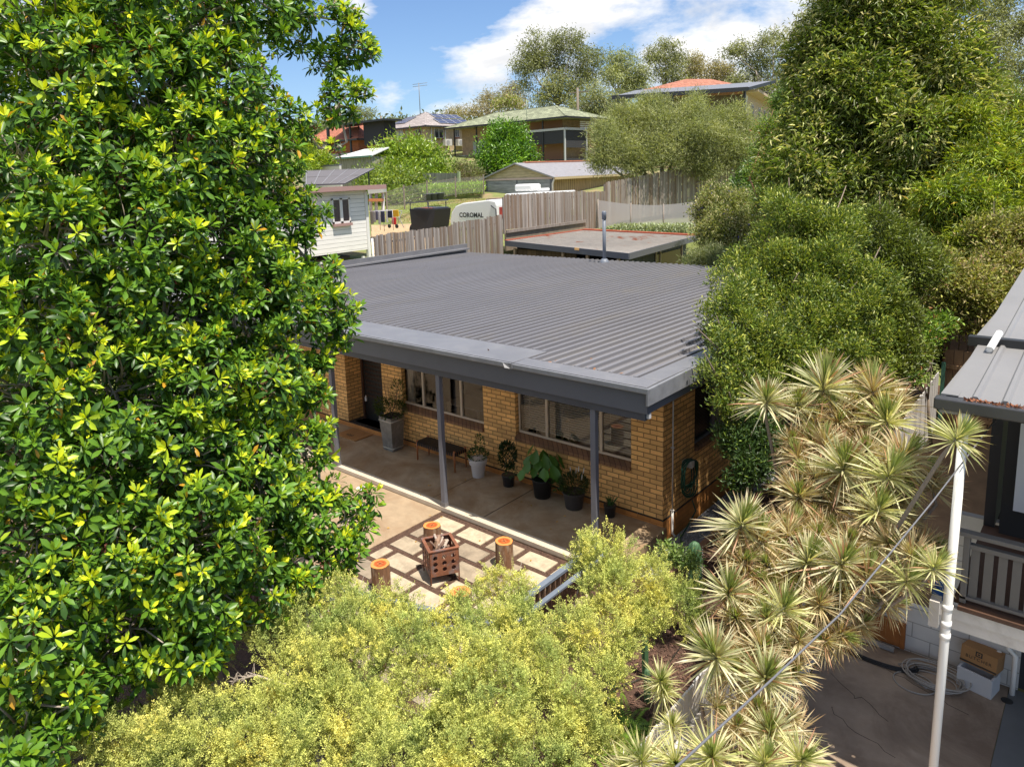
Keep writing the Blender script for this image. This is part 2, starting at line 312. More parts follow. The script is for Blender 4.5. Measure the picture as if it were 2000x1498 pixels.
M_conc = mat('concrete_brown', (.37, .275, .18), .9, var=.18, vs=5, dirt=(.30, .2, .12), ds=1.5, bump=.3, bs=120)
B('paved_court', M_conc, None, (-16, -3.5, -4.5, -1.76, -.44, -.205))['kind'] = 'structure'
B('patio_bed', M_mulch, None, (-3.5, .12, -5.7, -1.76, -.44, -.215))['kind'] = 'structure'
M_slab = mat('porch_concrete', (.40, .31, .21), .75, var=.25, vs=3, dirt=(.24, .13, .05), ds=.9, dth=(.40, .68), bump=.15, bs=60)
slab = B('porch_slab', M_slab, None, (-15, -2.63, -1.755, 0, -.44, -.12), (-2.62, .07, -1.755, 0, -.44, -.1205), bevel=.006); slab['kind'] = 'structure'; B('sunlit_slab_strip', mat('sunlit_concrete', (.55, .47, .37), .8, var=.12, vs=6), slab, (-15, .07, -1.758, -1.585, -.19, -.1165))  # paler front strip: the sunlight along the slab edge is put into its colour
M_gravel = mat('gravel', (.27, .28, .30), .95, var=.55, vs=60, bump=1.2, bs=70)
B('gravel_strip', M_gravel, None, (.075, .55, -1.2, 9, -.45, -.39))['kind'] = 'structure'
# loose gravel stones
n = 2600; P = np.stack([rng.uniform(.1, .54, n), rng.uniform(-1.15, 5, n), np.full(n, -.385)], 1)
c = np.repeat(rng.uniform(.12, .4, (n, 1)), 3, 1)*np.array([.96, 1, 1.06])
sv, st_, scc = leafset(P, rdir(n), rdir(n), .028, .024, c); M_peb = leafmat('pebble', 0, .9)
tag(trimesh('gravel_stones', sv, st_, scc, M_peb), kind='stuff')

# pavers: running pattern of 0.4 x 0.6 slabs
M_paver = [mat('paver%d' % i, c_, .85, var=.22, vs=5, dirt=tuple(x*.5 for x in c_), ds=2.2+i*.5, dth=(.45, .75), bump=.2, bs=50) for i, c_ in enumerate([(.46, .375, .27), (.39, .315, .225), (.32, .255, .185), (.53, .435, .31)])]
def paver_names(): pass
pl = []
def snap(v): return v
# rows run along x, spaced .46; slabs .56 long alternating offset, as laid between the mulch joints
ri = 0; y = -1.87
while y > -5.3:
    x = -3.36+(0, .31, .12)[ri % 3]*1.0
    if ri % 2: pl.append((-3.36, -3.36+.24, y-.40, y, ri))
    x0 = -3.36+(.31 if ri % 2 else 0)
    while x0 < .05:
        x1 = min(x0+.60, .08)
        if x1-x0 > .14: pl.append((x0, x1, y-.40, y, ri))
        x0 += .66
    y -= .455; ri += 1
ORD = ['first', 'second', 'third', 'fourth', 'fifth', 'sixth', 'seventh', 'eighth', 'ninth', 'tenth']
cnt = {}
for i, (a, b_, c_, d, r) in enumerate(pl):
    mi = int(rng.integers(0, 4)); k = cnt.get(r, 0); cnt[r] = k+1
    o = B('paver', M_paver[mi], None, (a+.024, b_-.024, c_+.022, d-.022, -.26, -.196+rng.uniform(-.003, .003)), bevel=.004)
    tag(o, '%s paver, %s from the left in the %s row out from the porch' % (('sandy', 'tan', 'brownish', 'pale cream')[mi], ORD[k], ORD[r]), 'paver', 'sandstone pavers of the patio')
# mulch chips lying in the joints
n = 9000; P = np.stack([rng.uniform(-3.5, .1, n), rng.uniform(-5.1, -1.77, n), np.full(n, -.208)], 1)
for (a, b_, c_, d, r) in pl:
    ok = ~((P[:, 0] > a) & (P[:, 0] < b_) & (P[:, 1] > c_) & (P[:, 1] < d)); P = P[ok]
n = len(P); sh = rng.uniform(.4, 1.5, (n, 1)); d_ = rdir(n)*np.array([1, 1, .25]); s1 = leafset(P, d_, np.array([0, 0, 1.])+rdir(n)*.5, rng.uniform(.015, .04, n), .012, sh*np.array([[.13, .07, .045]]))
tag(trimesh('mulch_chips', *s1, M_peb), kind='stuff')
n = 16000; P = np.stack([rng.uniform(.75, 2.8, n), rng.uniform(-6, 3, n), np.full(n, -.385)], 1)
sh = rng.uniform(.3, 1.5, (n, 1)); s1 = leafset(P, rdir(n)*np.array([1, 1, .35]), np.array([0, 0, 1.])+rdir(n)*.5, rng.uniform(.03, .07, n), .016, sh*np.array([[.15, .08, .055]]))
tag(trimesh('bark_mulch', *s1, M_peb), kind='stuff')

# ================================================================= HOUSE
M_brick = brick('cream_brick', (.82, .47, .165), (.30, .15, .06), var=.24)
M_brickstack = brick('cream_brick_panel', (.58, .32, .11), (.13, .06, .025), var=.16)
M_base = brick('orange_painted_base', (.56, .235, .06), (.36, .14, .04), ms=.004, var=.1, dirt=None)
M_dpc = mat('damp_course', (.03, .025, .02), .8, dirt=(.3, .28, .25), ds=25, dth=(.6, .66))
M_roof = mat('roof_grey_metal', (.178, .174, .188), .42, metal=0, var=.12, vs=1.2, spec=.5, dirt=(.20, .185, .17), ds=1.3, dth=(.52, .8), stretch=(1, .22, 1))
M_trim = mat('charcoal_trim', (.12, .125, .15), .45, var=.08, vs=2, spec=.5)
M_flash = mat('flashing_grey', (.168, .166, .178), .38, var=.1, vs=1.5, spec=.6, dirt=(.215, .21, .215), ds=3, dth=(.5, .8))
M_beam = mat('beam_charcoal', (.075, .078, .095), .5, var=.1, vs=3)
M_post = mat('post_grey', (.15, .155, .185), .45, var=.1, vs=3)
M_frame = mat('window_frame_beige', (.52, .43, .33), .5, var=.06)
M_framed = mat('window_frame_dark', (.18, .16, .15), .5)
M_glass = glass('window_glass', (.82, .81, .78), .015)
M_sill = brick('brown_sill_brick', (.22, .115, .06), (.10, .05, .03), w=.11, h=.5, var=.2, off=0)
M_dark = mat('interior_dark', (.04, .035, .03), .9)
M_blind = mat('blind_cream', (.80, .74, .65), .6)
M_carpet = mat('floor_carpet', (.42, .34, .27), .95, var=.2, vs=20)
M_soffit = mat('soffit', (.62, .59, .55), .8)

H = thing('brick_house', 'low cream brick house with grey ribbed flat roof and deep charcoal fascia', 'house')
def wallf(x0, x1, z0=0, z1=2.47, y0=0, y1=.11): return (x0, x1, y0, y1, z0, z1)
# front wall (piers, panels under the windows), side wall
B('front_wall', M_brick, H, wallf(-.598, -.112), wallf(-3.948, -3.12), wallf(-7.05, -6.37), wallf(-11.4, -8.4), wallf(-15, -13.6), (-3.12, -.6, .002, .112, .0, .74), (-6.37, -3.95, .002, .112, 0, .70), (-13.6, -11.4, .002, .112, 0, .8))
B('side_wall', M_brick, H, (-.11, 0, 0, 1.155, 0, 2.47), (-.11, -.001, 1.155, 3.3, 0, .92), (-.11, 0, 3.3, 11.4, 0, 2.44))
[B('entry_wall', M_brick, H, q_) for q_ in ((-7.16, -7.05, .112, .6, 0, 2.47), (-8.51, -8.4, .112, .6, 0, 2.47))]
B('base_course', M_base, H, (-15, .012, -.012, .12, -.44, -.016), (-.11, .012, .12, 11.4, -.5, -.016))
B('damp_course', M_dpc, H, (-15, .018, -.018, .1, -.016, -.002), (-.1, .018, .1, 11.4, -.016, -.002))
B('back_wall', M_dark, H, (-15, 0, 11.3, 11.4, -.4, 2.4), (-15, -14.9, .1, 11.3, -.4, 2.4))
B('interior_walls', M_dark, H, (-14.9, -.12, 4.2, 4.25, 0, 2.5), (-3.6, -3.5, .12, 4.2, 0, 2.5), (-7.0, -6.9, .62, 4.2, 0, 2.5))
B('interior_floor', M_carpet, H, (-14.9, -.12, .12, 4.2, -.1, -.05))
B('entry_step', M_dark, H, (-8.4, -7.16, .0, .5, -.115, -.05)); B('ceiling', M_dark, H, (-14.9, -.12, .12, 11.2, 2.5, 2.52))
B('soffit', M_soffit, H, (-15, .6, -1.62, 0, 2.475, 2.49), (0, .6, 0, 11.6, 2.475, 2.49))
# roof: pan plus ribs, falling gently to the back
S = -.017; YF, YB, XL, XR = -1.80, 11.75, -15.08, .66
def rz(y): return 2.862+S*(y-YF)
rm = MB()
rm.hexa([(XL, YF, rz(YF)-.03), (XR, YF, rz(YF)-.03), (XR, YB, rz(YB)-.03), (XL, YB, rz(YB)-.03), (XL, YF, rz(YF)-.012), (XR, YF, rz(YF)-.012), (XR, YB, rz(YB)-.012), (XL, YB, rz(YB)-.012)])
x = .309
while x > XL+.25:
    f = -1.47 if x > -1.65 else -.92
    pr = [(x-.028, -.012), (x-.026, .040), (x+.026, .040), (x+.029, -.012)]
    a = [(px_, f, rz(f)+dz) for px_, dz in pr]; b_ = [(px_, YB+.04, rz(YB)+dz) for px_, dz in pr]
    rm.add(a+b_, [(0, 1, 2, 3), (7, 6, 5, 4), (0, 4, 5, 1), (1, 5, 6, 2), (2, 6, 7, 3), (3, 7, 4, 0)])
    x -= .2045
roof = rm.build('roof', M_roof, H)
fl = MB()   # front and side cappings
fl.hexa([(-15.1, YF-.03, 2.8), (-1.65, YF-.03, 2.8), (-1.65, -.92, 2.8), (-15.1, -.92, 2.8), (-15.1, YF-.03, 2.893), (-1.65, YF-.03, 2.893), (-1.65, -.92, rz(-.92)+.034), (-15.1, -.92, rz(-.92)+.034)])
fl.hexa([(-1.64, YF-.025, 2.8), (.69, YF-.025, 2.8), (.69, -1.47, 2.8), (-1.64, -1.47, 2.8), (-1.64, YF-.025, 2.885), (.69, YF-.025, 2.885), (.69, -1.47, rz(-1.47)+.034), (-1.64, -1.47, rz(-1.47)+.034)])
fl.hexa([(.37, -1.465, 2.79), (.69, -1.465, 2.79), (.69, YB, rz(YB)-.08), (.37, YB, rz(YB)-.08), (.37, -1.465, rz(-1.465)+.032), (.69, -1.465, rz(-1.465)+.034), (.69, YB, rz(YB)+.034), (.37, YB, rz(YB)+.032)])
fl.build('capping', M_flash, H, bevel=.006)
gt = MB()
gt.box(-15.1, -1.67, -1.87, YF-.031, 2.80, 2.885); gt.box(-1.66, .735, -1.86, YF-.026, 2.793, 2.876); gt.box(.691, .735, -1.859, YB, 2.62, 2.872)
gt.build('front_gutter', mat('gutter_grey', (.2, .205, .225), .4, var=.25, vs=4), H, bevel=.012)
fd = MB(); fd.box(-1.72, -1.63, -1.885, -1.862, 2.80, 2.886)   # the folded, dented gutter end
fd.add([(-1.80, -1.90, 2.885), (-1.66, -1.875, 2.89), (-1.66, -1.885, 2.80), (-1.74, -1.93, 2.815)], [(0, 3, 2, 1)]); fd.build('gutter_end', M_flash, H)
B('left_parapet', M_flash, H, (-15.16, -15.09, YF, 11.8, 2.5, 3.02), (-15.09, -14.86, YF+.9, 11.7, 2.8, rz(11.7)+.06+.16))
B('fascia', M_trim, H, (-15.1, .655, -1.79, -1.765, 2.485, 2.80), (.655, .68, -1.79, 11.6, 2.485, 2.80), bevel=.003)
B('beam', M_beam, H, (-15, .63, -1.76, -1.66, 2.37, 2.484), bevel=.004)
B('beam_end', mat('beam_end_sunlit', (.5, .5, .52), .6), H, (.631, .672, -1.72, -1.66, 2.40, 2.478))  # beam end coloured pale for the sun falling on it
for px_ in (-13.0, -9.8, -6.62, -3.46, -.235):
    p = MB(); p.box(px_-.045, px_+.045, -1.745, -1.655, -.12, 2.37); o = p.build('post', M_post, H, bevel=.003)
    q = MB(); q.box(px_-.05, px_+.05, -1.75, -1.65, -.118, -.03)
    for dz in (-.02, .18): q.tube([(px_+.046, -1.70, dz+.02), (px_+.052, -1.70, dz+.02)], .009)
    q.build('post_foot', M_flash, o)
# windows
def window(x0, x1, z0, z1, mull, blinds, y=.07, wall_par=H):
    f = MB(); f.box(x0, x1, y, y+.05, z0, z0+.045); f.box(x0, x1, y, y+.05, z1-.045, z1); f.box(x0, x0+.035, y, y+.05, z0+.045, z1-.045); f.box(x1-.035, x1, y, y+.05, z0+.045, z1-.045)
    for m_ in mull: f.box(m_-.028, m_+.028, y-.014, y+.052, z0+.046, z1-.046)
    w = f.build('window', M_frame, wall_par, bevel=.003)
    B('pane', M_glass, w, (x0+.03, x1-.03, y+.022, y+.027, z0+.04, z1-.04))
    if blinds:
        bl = MB(); z = z0+.08
        while z < z1-.03: bl.hexa([(x0+.05, y+.10, z), (x1-.05, y+.10, z), (x1-.05, y+.145, z+.014), (x0+.05, y+.145, z+.014), (x0+.05, y+.10, z+.003), (x1-.05, y+.10, z+.003), (x1-.05, y+.145, z+.017), (x0+.05, y+.145, z+.017)]); z += .047
        for cx in np.arange(x0+.2, x1, .45): bl.bar((cx, y+.098, z0+.06), (cx, y+.098, z1), .004, .004)
        bl.build('blind', M_blind, w)
    return w
window(-3.10, -.60, .86, 2.4, (-2.42, -1.235), True)
window(-6.42, -3.96, .83, 2.4, (-5.76, -4.62), False)
window(-13.6, -11.4, .9, 2.4, (-12.9, -12.1), True)
for x0, x1, zz in ((-3.12, -.6, .855), (-6.37, -3.95, .825), (-13.6, -11.4, .89)):
    s_ = MB(); s_.hexa([(x0, -.05, zz-.13), (x1, -.05, zz-.13), (x1, .09, zz-.1), (x0, .09, zz-.1), (x0, -.05, zz-.075), (x1, -.05, zz-.075), (x1, .09, zz), (x0, .09, zz)]); s_.build('sill', M_sill, H)
# furniture seen dimly behind the left window glass
fu = MB(); fu.box(-5.9, -4.9, .9, 1.6, .68, .72); [fu.box(a, a+.04, c, c+.04, 0, .68) for a in (-5.88, -4.96) for c in (.92, 1.54)]
fu.box(-4.7, -4.2, .5, .9, .42, .45); [fu.tube([(a, c, 0), (a, c, .9 if c > .8 else .43)], .012) for a in (-4.68, -4.22) for c in (.52, .88)]; fu.tube([(-4.68, .88, .9), (-4.22, .88, .9)], .012)
fu.build('dining_furniture', mat('pale_timber', (.5, .42, .33), .6), H)
B('curtain', mat('curtain_grey', (.3, .29, .28), .9), H, (-6.38, -6.15, .16, .2, .1, 2.4))
# door and doormat
M_door = mat('door_black', (.012, .012, .012), .5); M_lat = mat('lattice_brown', (.09, .045, .03), .5)
dm = MB(); dm.box(-8.33, -7.42, .50, .54, -.1, 2.3)
door = dm.build('door', M_door, H)
lt = MB()
for k in np.arange(-8.28, -7.45, .055):
    for z in np.arange(.55, 2.2, .11):
        a = .0275 if int(round((z-.55)/.11)) % 2 else 0
        lt.box(k+a, k+a+.016, .485, .499, z, z+.05)
lt.build('lattice', M_lat, door)
B('door_frame', M_lat, H, (-8.4, -8.34, .46, .56, -.1, 2.4), (-7.41, -7.36, .46, .56, -.1, 2.4), (-8.34, -7.41, .46, .56, 2.31, 2.4))
B('door_sidelight', mat('sidelight_dark', (.015, .012, .01), .15), H, (-7.355, -7.161, .5, .52, -.1, 2.4))
B('door_handle', mat('white_tag', (.7, .7, .7), .5), door, (-8.30, -8.24, .455, .484, .42, .52), (-8.285, -8.255, .465, .482, .52, .56))
# side window with security mesh
sw = B('side_window', M_trim, H, (-.09, -.04, 1.16, 1.2, .95, 2.44), (-.09, -.04, 1.2, 2.0, .95, 1.0), (-.09, -.04, 1.96, 2.0, 1.0, 2.44), (-.09, -.04, 2.0, 3.28, .95, 2.44))
sm_ = MB(); sm_.box(-.085, -.08, 1.2, 1.96, 1.0, 2.44)
sm_.build('pane', mat('dark_pane', (.01, .01, .012), .2), sw)
ms_ = MB()
for k in np.arange(-1.4, .8, .07): ms_.bar((-.05, 1.2+max(0, k), 1.0+max(0, -k)), (-.05, min(1.96, 1.2+k+1.44), 1.0-k+(min(1.96, 1.2+k+1.44)-1.2)), .006, .006) if min(1.96, 1.2+k+1.44) > 1.2+max(0, k)+.02 else None
ms_.build('security_mesh', M_door, sw)
B('side_sill', M_sill, H, (-.1, .06, 1.16, 3.28, .86, .935))
dp = MB(); dp.tube([(.035, .27, 2.45), (.035, .27, .08)], .013, 10); dp.tube([(.035, .27, .09), (.035, .27, -.33), (.09, .27, -.38)], .022, 10); [dp.box(0, .06, .245, .295, z, z+.012) for z in (.08, 1.2)]
dp.build('waste_pipe', mat('pipe_white', (.62, .60, .57), .5), H)
ch = MB(); ch.lathe([(.06, 2.55), (.06, 4.25)], (-8.0, 11.1, 0), 16); ch.lathe([(.075, 4.16), (.078, 4.40), (.06, 4.44)], (-8.0, 11.1, 0), 16); ch.lathe([(.16, 2.60), (.16, 2.68), (.09, 2.80)], (-8.0, 11.1, 0), 16)
ch.build('flue_pipe', mat('flue_grey', (.16, .18, .22), .5), H)
# fallen leaves on the roof
n = 26; P = np.stack([rng.uniform(-3, .5, n), -1.47+abs(rng.normal(size=n))*.35, np.zeros(n)], 1); P[:12, 1] = -1.40; P[:, 2] = rz(P[:, 1])+.0
s1 = leafset(P, rdir(n)*np.array([1, 1, .3]), np.array([0, 0, 1.])+rdir(n)*.6, rng.uniform(.05, .09, n), .035, np.array([[.35, .16, .07]])*rng.uniform(.5, 1.4, (n, 1)))
tag(trimesh('fallen_leaves', *s1, M_peb), kind='stuff')
P = np.stack([rng.uniform(-6, .5, 30), rng.uniform(-3.8, -.5, 30), np.full(30, -.112)], 1); P[P[:, 1] < -1.76, 2] = -.19
s1 = leafset(P, rdir(30)*np.array([1, 1, .15]), np.array([0, 0, 1.])+rdir(30)*.3, .06, .03, np.array([[.55, .3, .04]])*rng.uniform(.4, 1.3, (30, 1)))
tag(trimesh('fallen_leaves', *s1, M_peb), kind='stuff')
B('slab_joint', mat('joint_dark', (.12, .09, .06), .9), slab, (-2.632, -2.622, -1.75, -.02, -.1195, -.117), (-3.9, -3.89, -1.75, -.02, -.1195, -.117))

# ================================================================= PORCH OBJECTS
def foliage(name, c, r, n, L, Wd, cols, up=.4, mat_=None, parent=None, kind='kite', sq=(1, 1, 1), fill=.6, droop=.1):
    d = rdir(n); rad = rng.uniform(fill, 1, n)**.5; P = np.array(c)+d*rad[:, None]*r*np.array(sq)
    dr = unit(d+np.array([0, 0, up])+rdir(n)*.6); cols = np.array(cols); C = cols[rng.integers(0, len(cols), n)]*rng.uniform(.75, 1.2, (n, 1))
    return leafset(P, dr, rdir(n)+np.array([0, 0, 1.]), L*rng.uniform(.7, 1.2, n), Wd*rng.uniform(.8, 1.2, n), C, kind, droop)
M_leaf = leafmat('leaf', .32, .36); M_leafdull = leafmat('leaf_dull', .3, .6, .3)
M_soil = mat('potting_soil', (.03, .02, .015), 1)
def potted(name, label, c, prof, potmat, parts, sq=False, n=24):
    t = thing(name, label, 'potted plant', c)
    m_ = MB(); m_.lathe(prof, (0, 0, 0), 4 if sq else n, sq=False); p = m_.build('pot', potmat, t, bevel=.004)
    if sq: p.rotation_euler = (0, 0, 0)
    zt = max(z for _, z in prof); s_ = MB(); s_.lathe([(prof[-1][0]*.9, zt-.03), (prof[-1][0]*.9, zt-.02)], (0, 0, 0), 4 if sq else n); s_.build('soil', M_soil, t)
    V, T, C = joinsets(parts); trimesh('foliage', V, T, C, M_leaf, t); return t
# tall galvanised planter
t = thing('tall_planter', 'tall square galvanised metal planter with a wispy shrub beside the front door', 'potted plant', (-6.37, -.36, -.12))
m_ = MB(); m_.hexa([(-.155, -.155, 0), (.155, -.155, 0), (.155, .155, 0), (-.155, .155, 0), (-.20, -.20, .78), (.20, -.20, .78), (.20, .20, .78), (-.20, .20, .78)])
M_galv = mat('galvanised_metal', (.20, .195, .185), .45, metal=.25, var=.3, vs=6, dirt=(.34, .33, .30), ds=5, dth=(.5, .75)); m_.build('pot', M_galv, t, bevel=.005)
rr = MB(); M_galvl = mat('galvanised_rim', (.6, .56, .48), .35, metal=.4)
for a, b_ in (((-.2, -.2), (.2, -.2)), ((.2, -.2), (.2, .2)), ((-.2, .2), (-.2, -.2)), ((.2, .2), (-.2, .2))): rr.tube([(a[0]*1.0, a[1]*1.0, .70), (b_[0], b_[1], .70)], .013); rr.tube([(a[0]*.81, a[1]*.81, .07), (b_[0]*.81, b_[1]*.81, .07)], .009)
rr.build('rim', M_galvl, t); s_ = MB(); s_.box(-.18, .18, -.18, .18, .775, .786); s_.build('soil', M_soil, t)
dk = [(.03, .06, .012), (.05, .085, .015), (.09, .10, .02)]
V, T, C = joinsets([foliage('f', (0, 0, .92), .30, 500, .09, .02, dk, .5, sq=(1.1, 1.1, .6)), foliage('f', (.12, .12, 1.25), .2, 260, .09, .015, dk, .9, sq=(.8, .8, 1.8)), foliage('f', (-.25, -.05, 1.0), .14, 160, .1, .02, dk, .3)])
trimesh('foliage', V, T, C, M_leafdull, t)
sq_ = MB(); [sq_.tube([(0, 0, .78), (dx*.6, dy*.6, 1.1), (dx, dy, 1.5)], [.008, .006, .003], 5) for dx, dy in ((.14, .14), (-.2, 0), (.05, -.1), (.2, .05))]; sq_.build('stem', mat('stem_brown', (.12, .08, .05), .9), t)
# white pot
wp = [(.12, 0), (.15, .26), (.175, .262), (.19, .37), (.19, .385)]
g1 = [(.045, .10, .02), (.07, .14, .03), (.025, .06, .015)]
potted('potted_shrub', 'white round pot with a small bushy green plant left of the dark rosette pot', (-3.86, -.32, -.12), wp, mat('white_pot', (.60, .57, .56), .55, var=.04), [foliage('f', (0, 0, .45), .2, 420, .06, .022, g1, .6, sq=(1, 1, .6)), foliage('f', (.04, .03, .70), .09, 160, .06, .018, g1, .9, sq=(1, 1, 2))])
M_pot = mat('black_plastic', (.018, .019, .022), .4, var=.2)
potted('potted_cycad', 'small dark pot holding a dense upright dark green shrub', (-3.1, -.3, -.12), [(.10, 0), (.125, .20), (.135, .215), (.13, .23)], M_pot, [foliage('f', (0, 0, .62), .15, 520, .09, .028, [(.015, .04, .012), (.02, .055, .015)], .8, sq=(1, 1, 1.7)), foliage('f', (.12, -.05, .34), .1, 90, .06, .025, g1, .3)])
# elephant ear
t = thing('elephant_ear_plant', 'black pot with an elephant ear plant of large drooping green leaves', 'potted plant', (-2.3, -.28, -.12))
m_ = MB(); m_.lathe([(.15, 0), (.185, .33), (.195, .34), (.195, .36)]); m_.build('pot', M_pot, t); m_ = MB(); m_.lathe([(.17, .33), (.17, .34)]); m_.build('soil', M_soil, t)
ss = []; st = MB()
for k in range(24):
    a = k*2.4; r = rng.uniform(.08, .36); h = rng.uniform(.5, .98); p = np.array([r*math.cos(a), r*math.sin(a)*.8-.05, h]); st.tube([(0, 0, .33), p*np.array([.45, .45, .8]), p], [.012, .009, .005], 6)
    d = np.array([math.cos(a)*.35, math.sin(a)*.35-.1, -1.]); nn = np.array([math.cos(a), math.sin(a)-.6, .5])
    ss.append(leafset(p[None]+np.array([0, 0, .05]), d[None], nn[None], .30*rng.uniform(.7, 1.15), .20*rng.uniform(.8, 1.1), np.array([[.10, .24, .035]])*rng.uniform(.7, 1.15), 'big', -.15))
trimesh('foliage', *joinsets(ss), M_leaf, t); st.build('stem', mat('stem_green', (.10, .2, .04), .5), t)
t = potted('potted_flowers', 'wide dark grey pot of a bushy plant with white flower spikes', (-1.58, -.3, -.12), [(.15, 0), (.19, .27), (.205, .28), (.205, .31)], mat('dark_grey_pot', (.05, .045, .045), .6, var=.2), [foliage('f', (0, 0, .44), .24, 650, .085, .02, [(.05, .085, .02), (.03, .06, .02), (.09, .1, .03)], .7, sq=(1, 1, .75)), foliage('f', (-.36, -.02, .34), .09, 60, .09, .03, g1, .5)])
[MB().tube([(dx, dy, h-.1), (dx*1.1, dy*1.1, h)], [.012, .006], 6).build('flower', mat('white_flower', (.75, .7, .65), .8), t) for dx, dy, h in ((.02, .05, .74), (.09, .02, .80), (-.1, .05, .72), (.15, .08, .76), (.18, -.02, .68))]
potted('potted_grass', 'smallest black pot with a few grassy blades under the right window', (-.9, -.2, -.12), [(.085, 0), (.105, .19), (.112, .2), (.11, .215)], M_pot, [leafset(np.zeros((45, 3))+rdir(45)*.05*np.array([1, 1, 0])+np.array([0, 0, .2]), rdir(45)*.45+np.array([0, 0, 1.]), rdir(45), rng.uniform(.12, .27, 45), .012, np.array([[.05, .11, .03]])*rng.uniform(.6, 1.6, (45, 1)), 'strap', .25)])
# bench
t = thing('woven_bench', 'low timber bench with a black woven strap seat under the left window', 'bench', (-4.92, -.30, -.12))
M_bt = mat('bench_timber', (.34, .12, .04), .5, var=.2, vs=8, stretch=(1, 1, .3)); M_str = mat('black_strap', (.012, .012, .014), .55)
for sx in (-1, 1):
    for sy in (-1, 1):
        l = MB(); l.tube([(sx*.55, sy*.17, 0), (sx*.545, sy*.165, .44)], [.016, .023], 8); l.build('leg', M_bt, t)
B('frame', M_bt, t, (-.55, .55, -.185, -.15, .35, .40), (-.55, .55, .15, .185, .35, .40), (-.565, -.53, -.15, .15, .35, .40), (.53, .565, -.15, .15, .35, .40), bevel=.004)
sb = MB()
for k in range(19): x = -.5+k*.0555; sb.box(x-.02, x+.02, -.192, .192, .402, .409+.003*(k % 2)); sb.box(x-.02, x+.02, -.196, -.19, .34, .406); sb.box(x-.02, x+.02, .19, .196, .34, .406)
for k in range(6): y = -.15+k*.06; sb.box(-.57, .57, y-.02, y+.02, .4055, .413); sb.box(-.574, -.567, y-.02, y+.02, .34, .412); sb.box(.567, .574, y-.02, y+.02, .34, .412)
sb.build('seat', M_str, t)
# doormat
dmn = B('doormat', mat('coir', (.40, .20, .07), .95, var=.25, vs=60, bump=.6, bs=200), None, (-8.16, -7.42, -.6, -.07, -.12, -.095)); tag(dmn, 'brown coir doormat with dark marks at the front door', 'doormat')
mk = MB(); [mk.box(-7.93+.06*i, -7.90+.06*i, -.48, -.40+.02*(i % 2), -.0949, -.0935) for i in range(4)]; mk.build('mark', M_door, dmn)
# stumps
M_bark = mat('stump_bark', (.20, .10, .05), .9, var=.5, vs=14, stretch=(1, 1, .18), bump=1.0, bs=14, dirt=(.34, .24, .16), ds=7, dth=(.5, .6)); 
def ringmat():
    M = bpy.data.materials.new('cut_timber'); M.use_nodes = True; t = M.node_tree; b = t.nodes['Principled BSDF']; b.inputs['Roughness'].default_value = .55
    c = N(t, 'ShaderNodeTexCoord'); l = N(t, 'ShaderNodeVectorMath', operation='LENGTH'); mp_ = N(t, 'ShaderNodeMapping'); mp_.inputs['Scale'].default_value = (1, 1, 0); no = N(t, 'ShaderNodeTexNoise', i_Scale=9, i_Detail=4)
    t.links.new(c.outputs['Object'], no.inputs['Vector']); t.links.new(c.outputs['Object'], mp_.inputs[0]); t.links.new(mp_.outputs[0], l.inputs[0])
    a = N(t, 'ShaderNodeMath', operation='MULTIPLY_ADD'); t.links.new(no.outputs['Fac'], a.inputs[0]); a.inputs[1].default_value = .05; t.links.new(l.outputs['Value'], a.inputs[2])
    r = N(t, 'ShaderNodeValToRGB'); e = r.color_ramp.elements; e[0].position = .03; e[0].color = (.20, .035, .01, 1); e[1].position = .15; e[1].color = (.72, .28, .07, 1)
    for p_, c_ in ((.055, (.50, .16, .05, 1)), (.085, (.42, .08, .015, 1)), (.115, (.58, .13, .03, 1)), (.128, (.72, .30, .10, 1))): x_ = e.new(p_); x_.color = c_
    t.links.new(a.outputs[0], r.inputs[0]); t.links.new(r.outputs[0], b.inputs['Base Color']); return M
M_cut = ringmat()
def stump(x, y, r, h, label):
    t = thing('log_stump', label, 'stump', (x, y, -.196), rng.uniform(0, 6), 'sawn log stumps around the fire box')
    n = 40; ph = rng.uniform(0, 6, 5); prof = [1+.035*math.sin(2*a*math.pi*2/n*1+ph[0])+.02*math.sin(5*a*2*math.pi/n+ph[1])+.012*math.sin(11*a*2*math.pi/n+ph[2]) for a in range(n)]
    m_ = MB(); vs = []
    zs = [0, .1*h, .3*h, .6*h, .9*h, h]
    for j, z in enumerate(zs):
        for k in range(n):
            a = 2*math.pi*k/n; q = r*prof[k]*(1.03-.03*z/h)*(1+.012*math.sin(k*2.1+j)); vs.append((q*math.cos(a), q*math.sin(a), z))
    m_.add(vs, [(j*n+k, j*n+(k+1) % n, (j+1)*n+(k+1) % n, (j+1)*n+k) for j in range(len(zs)-1) for k in range(n)], 0, True)
    m_.build('bark', M_bark, t); c_ = MB(); c_.add([(v[0]*.995, v[1]*.995, h+.002) for v in vs[-n:]], [tuple(range(n))]); c_.build('cut_top', M_cut, t)
    cr = MB(); [cr.bar((0, 0, h+.003), (r*.55*math.cos(a), r*.55*math.sin(a), h+.003), .004, .002) for a in (.3, 2.1, 3.7, 5)]; cr.build('crack', mat('crack_dark', (.06, .02, .01), .9), t)
stump(-2.39, -4.155, .142, .43, 'sawn log stump with rough bark left of the rusty fire box')
stump(-1.40, -2.48, .140, .41, 'sawn log stump with smooth stripped side near the porch')
stump(-2.66, -2.81, .138, .41, 'sawn log stump partly hidden behind the rusty fire box')
stump(-1.0, -3.9, .145, .40, 'sawn log stump half buried in the yellow green foliage')
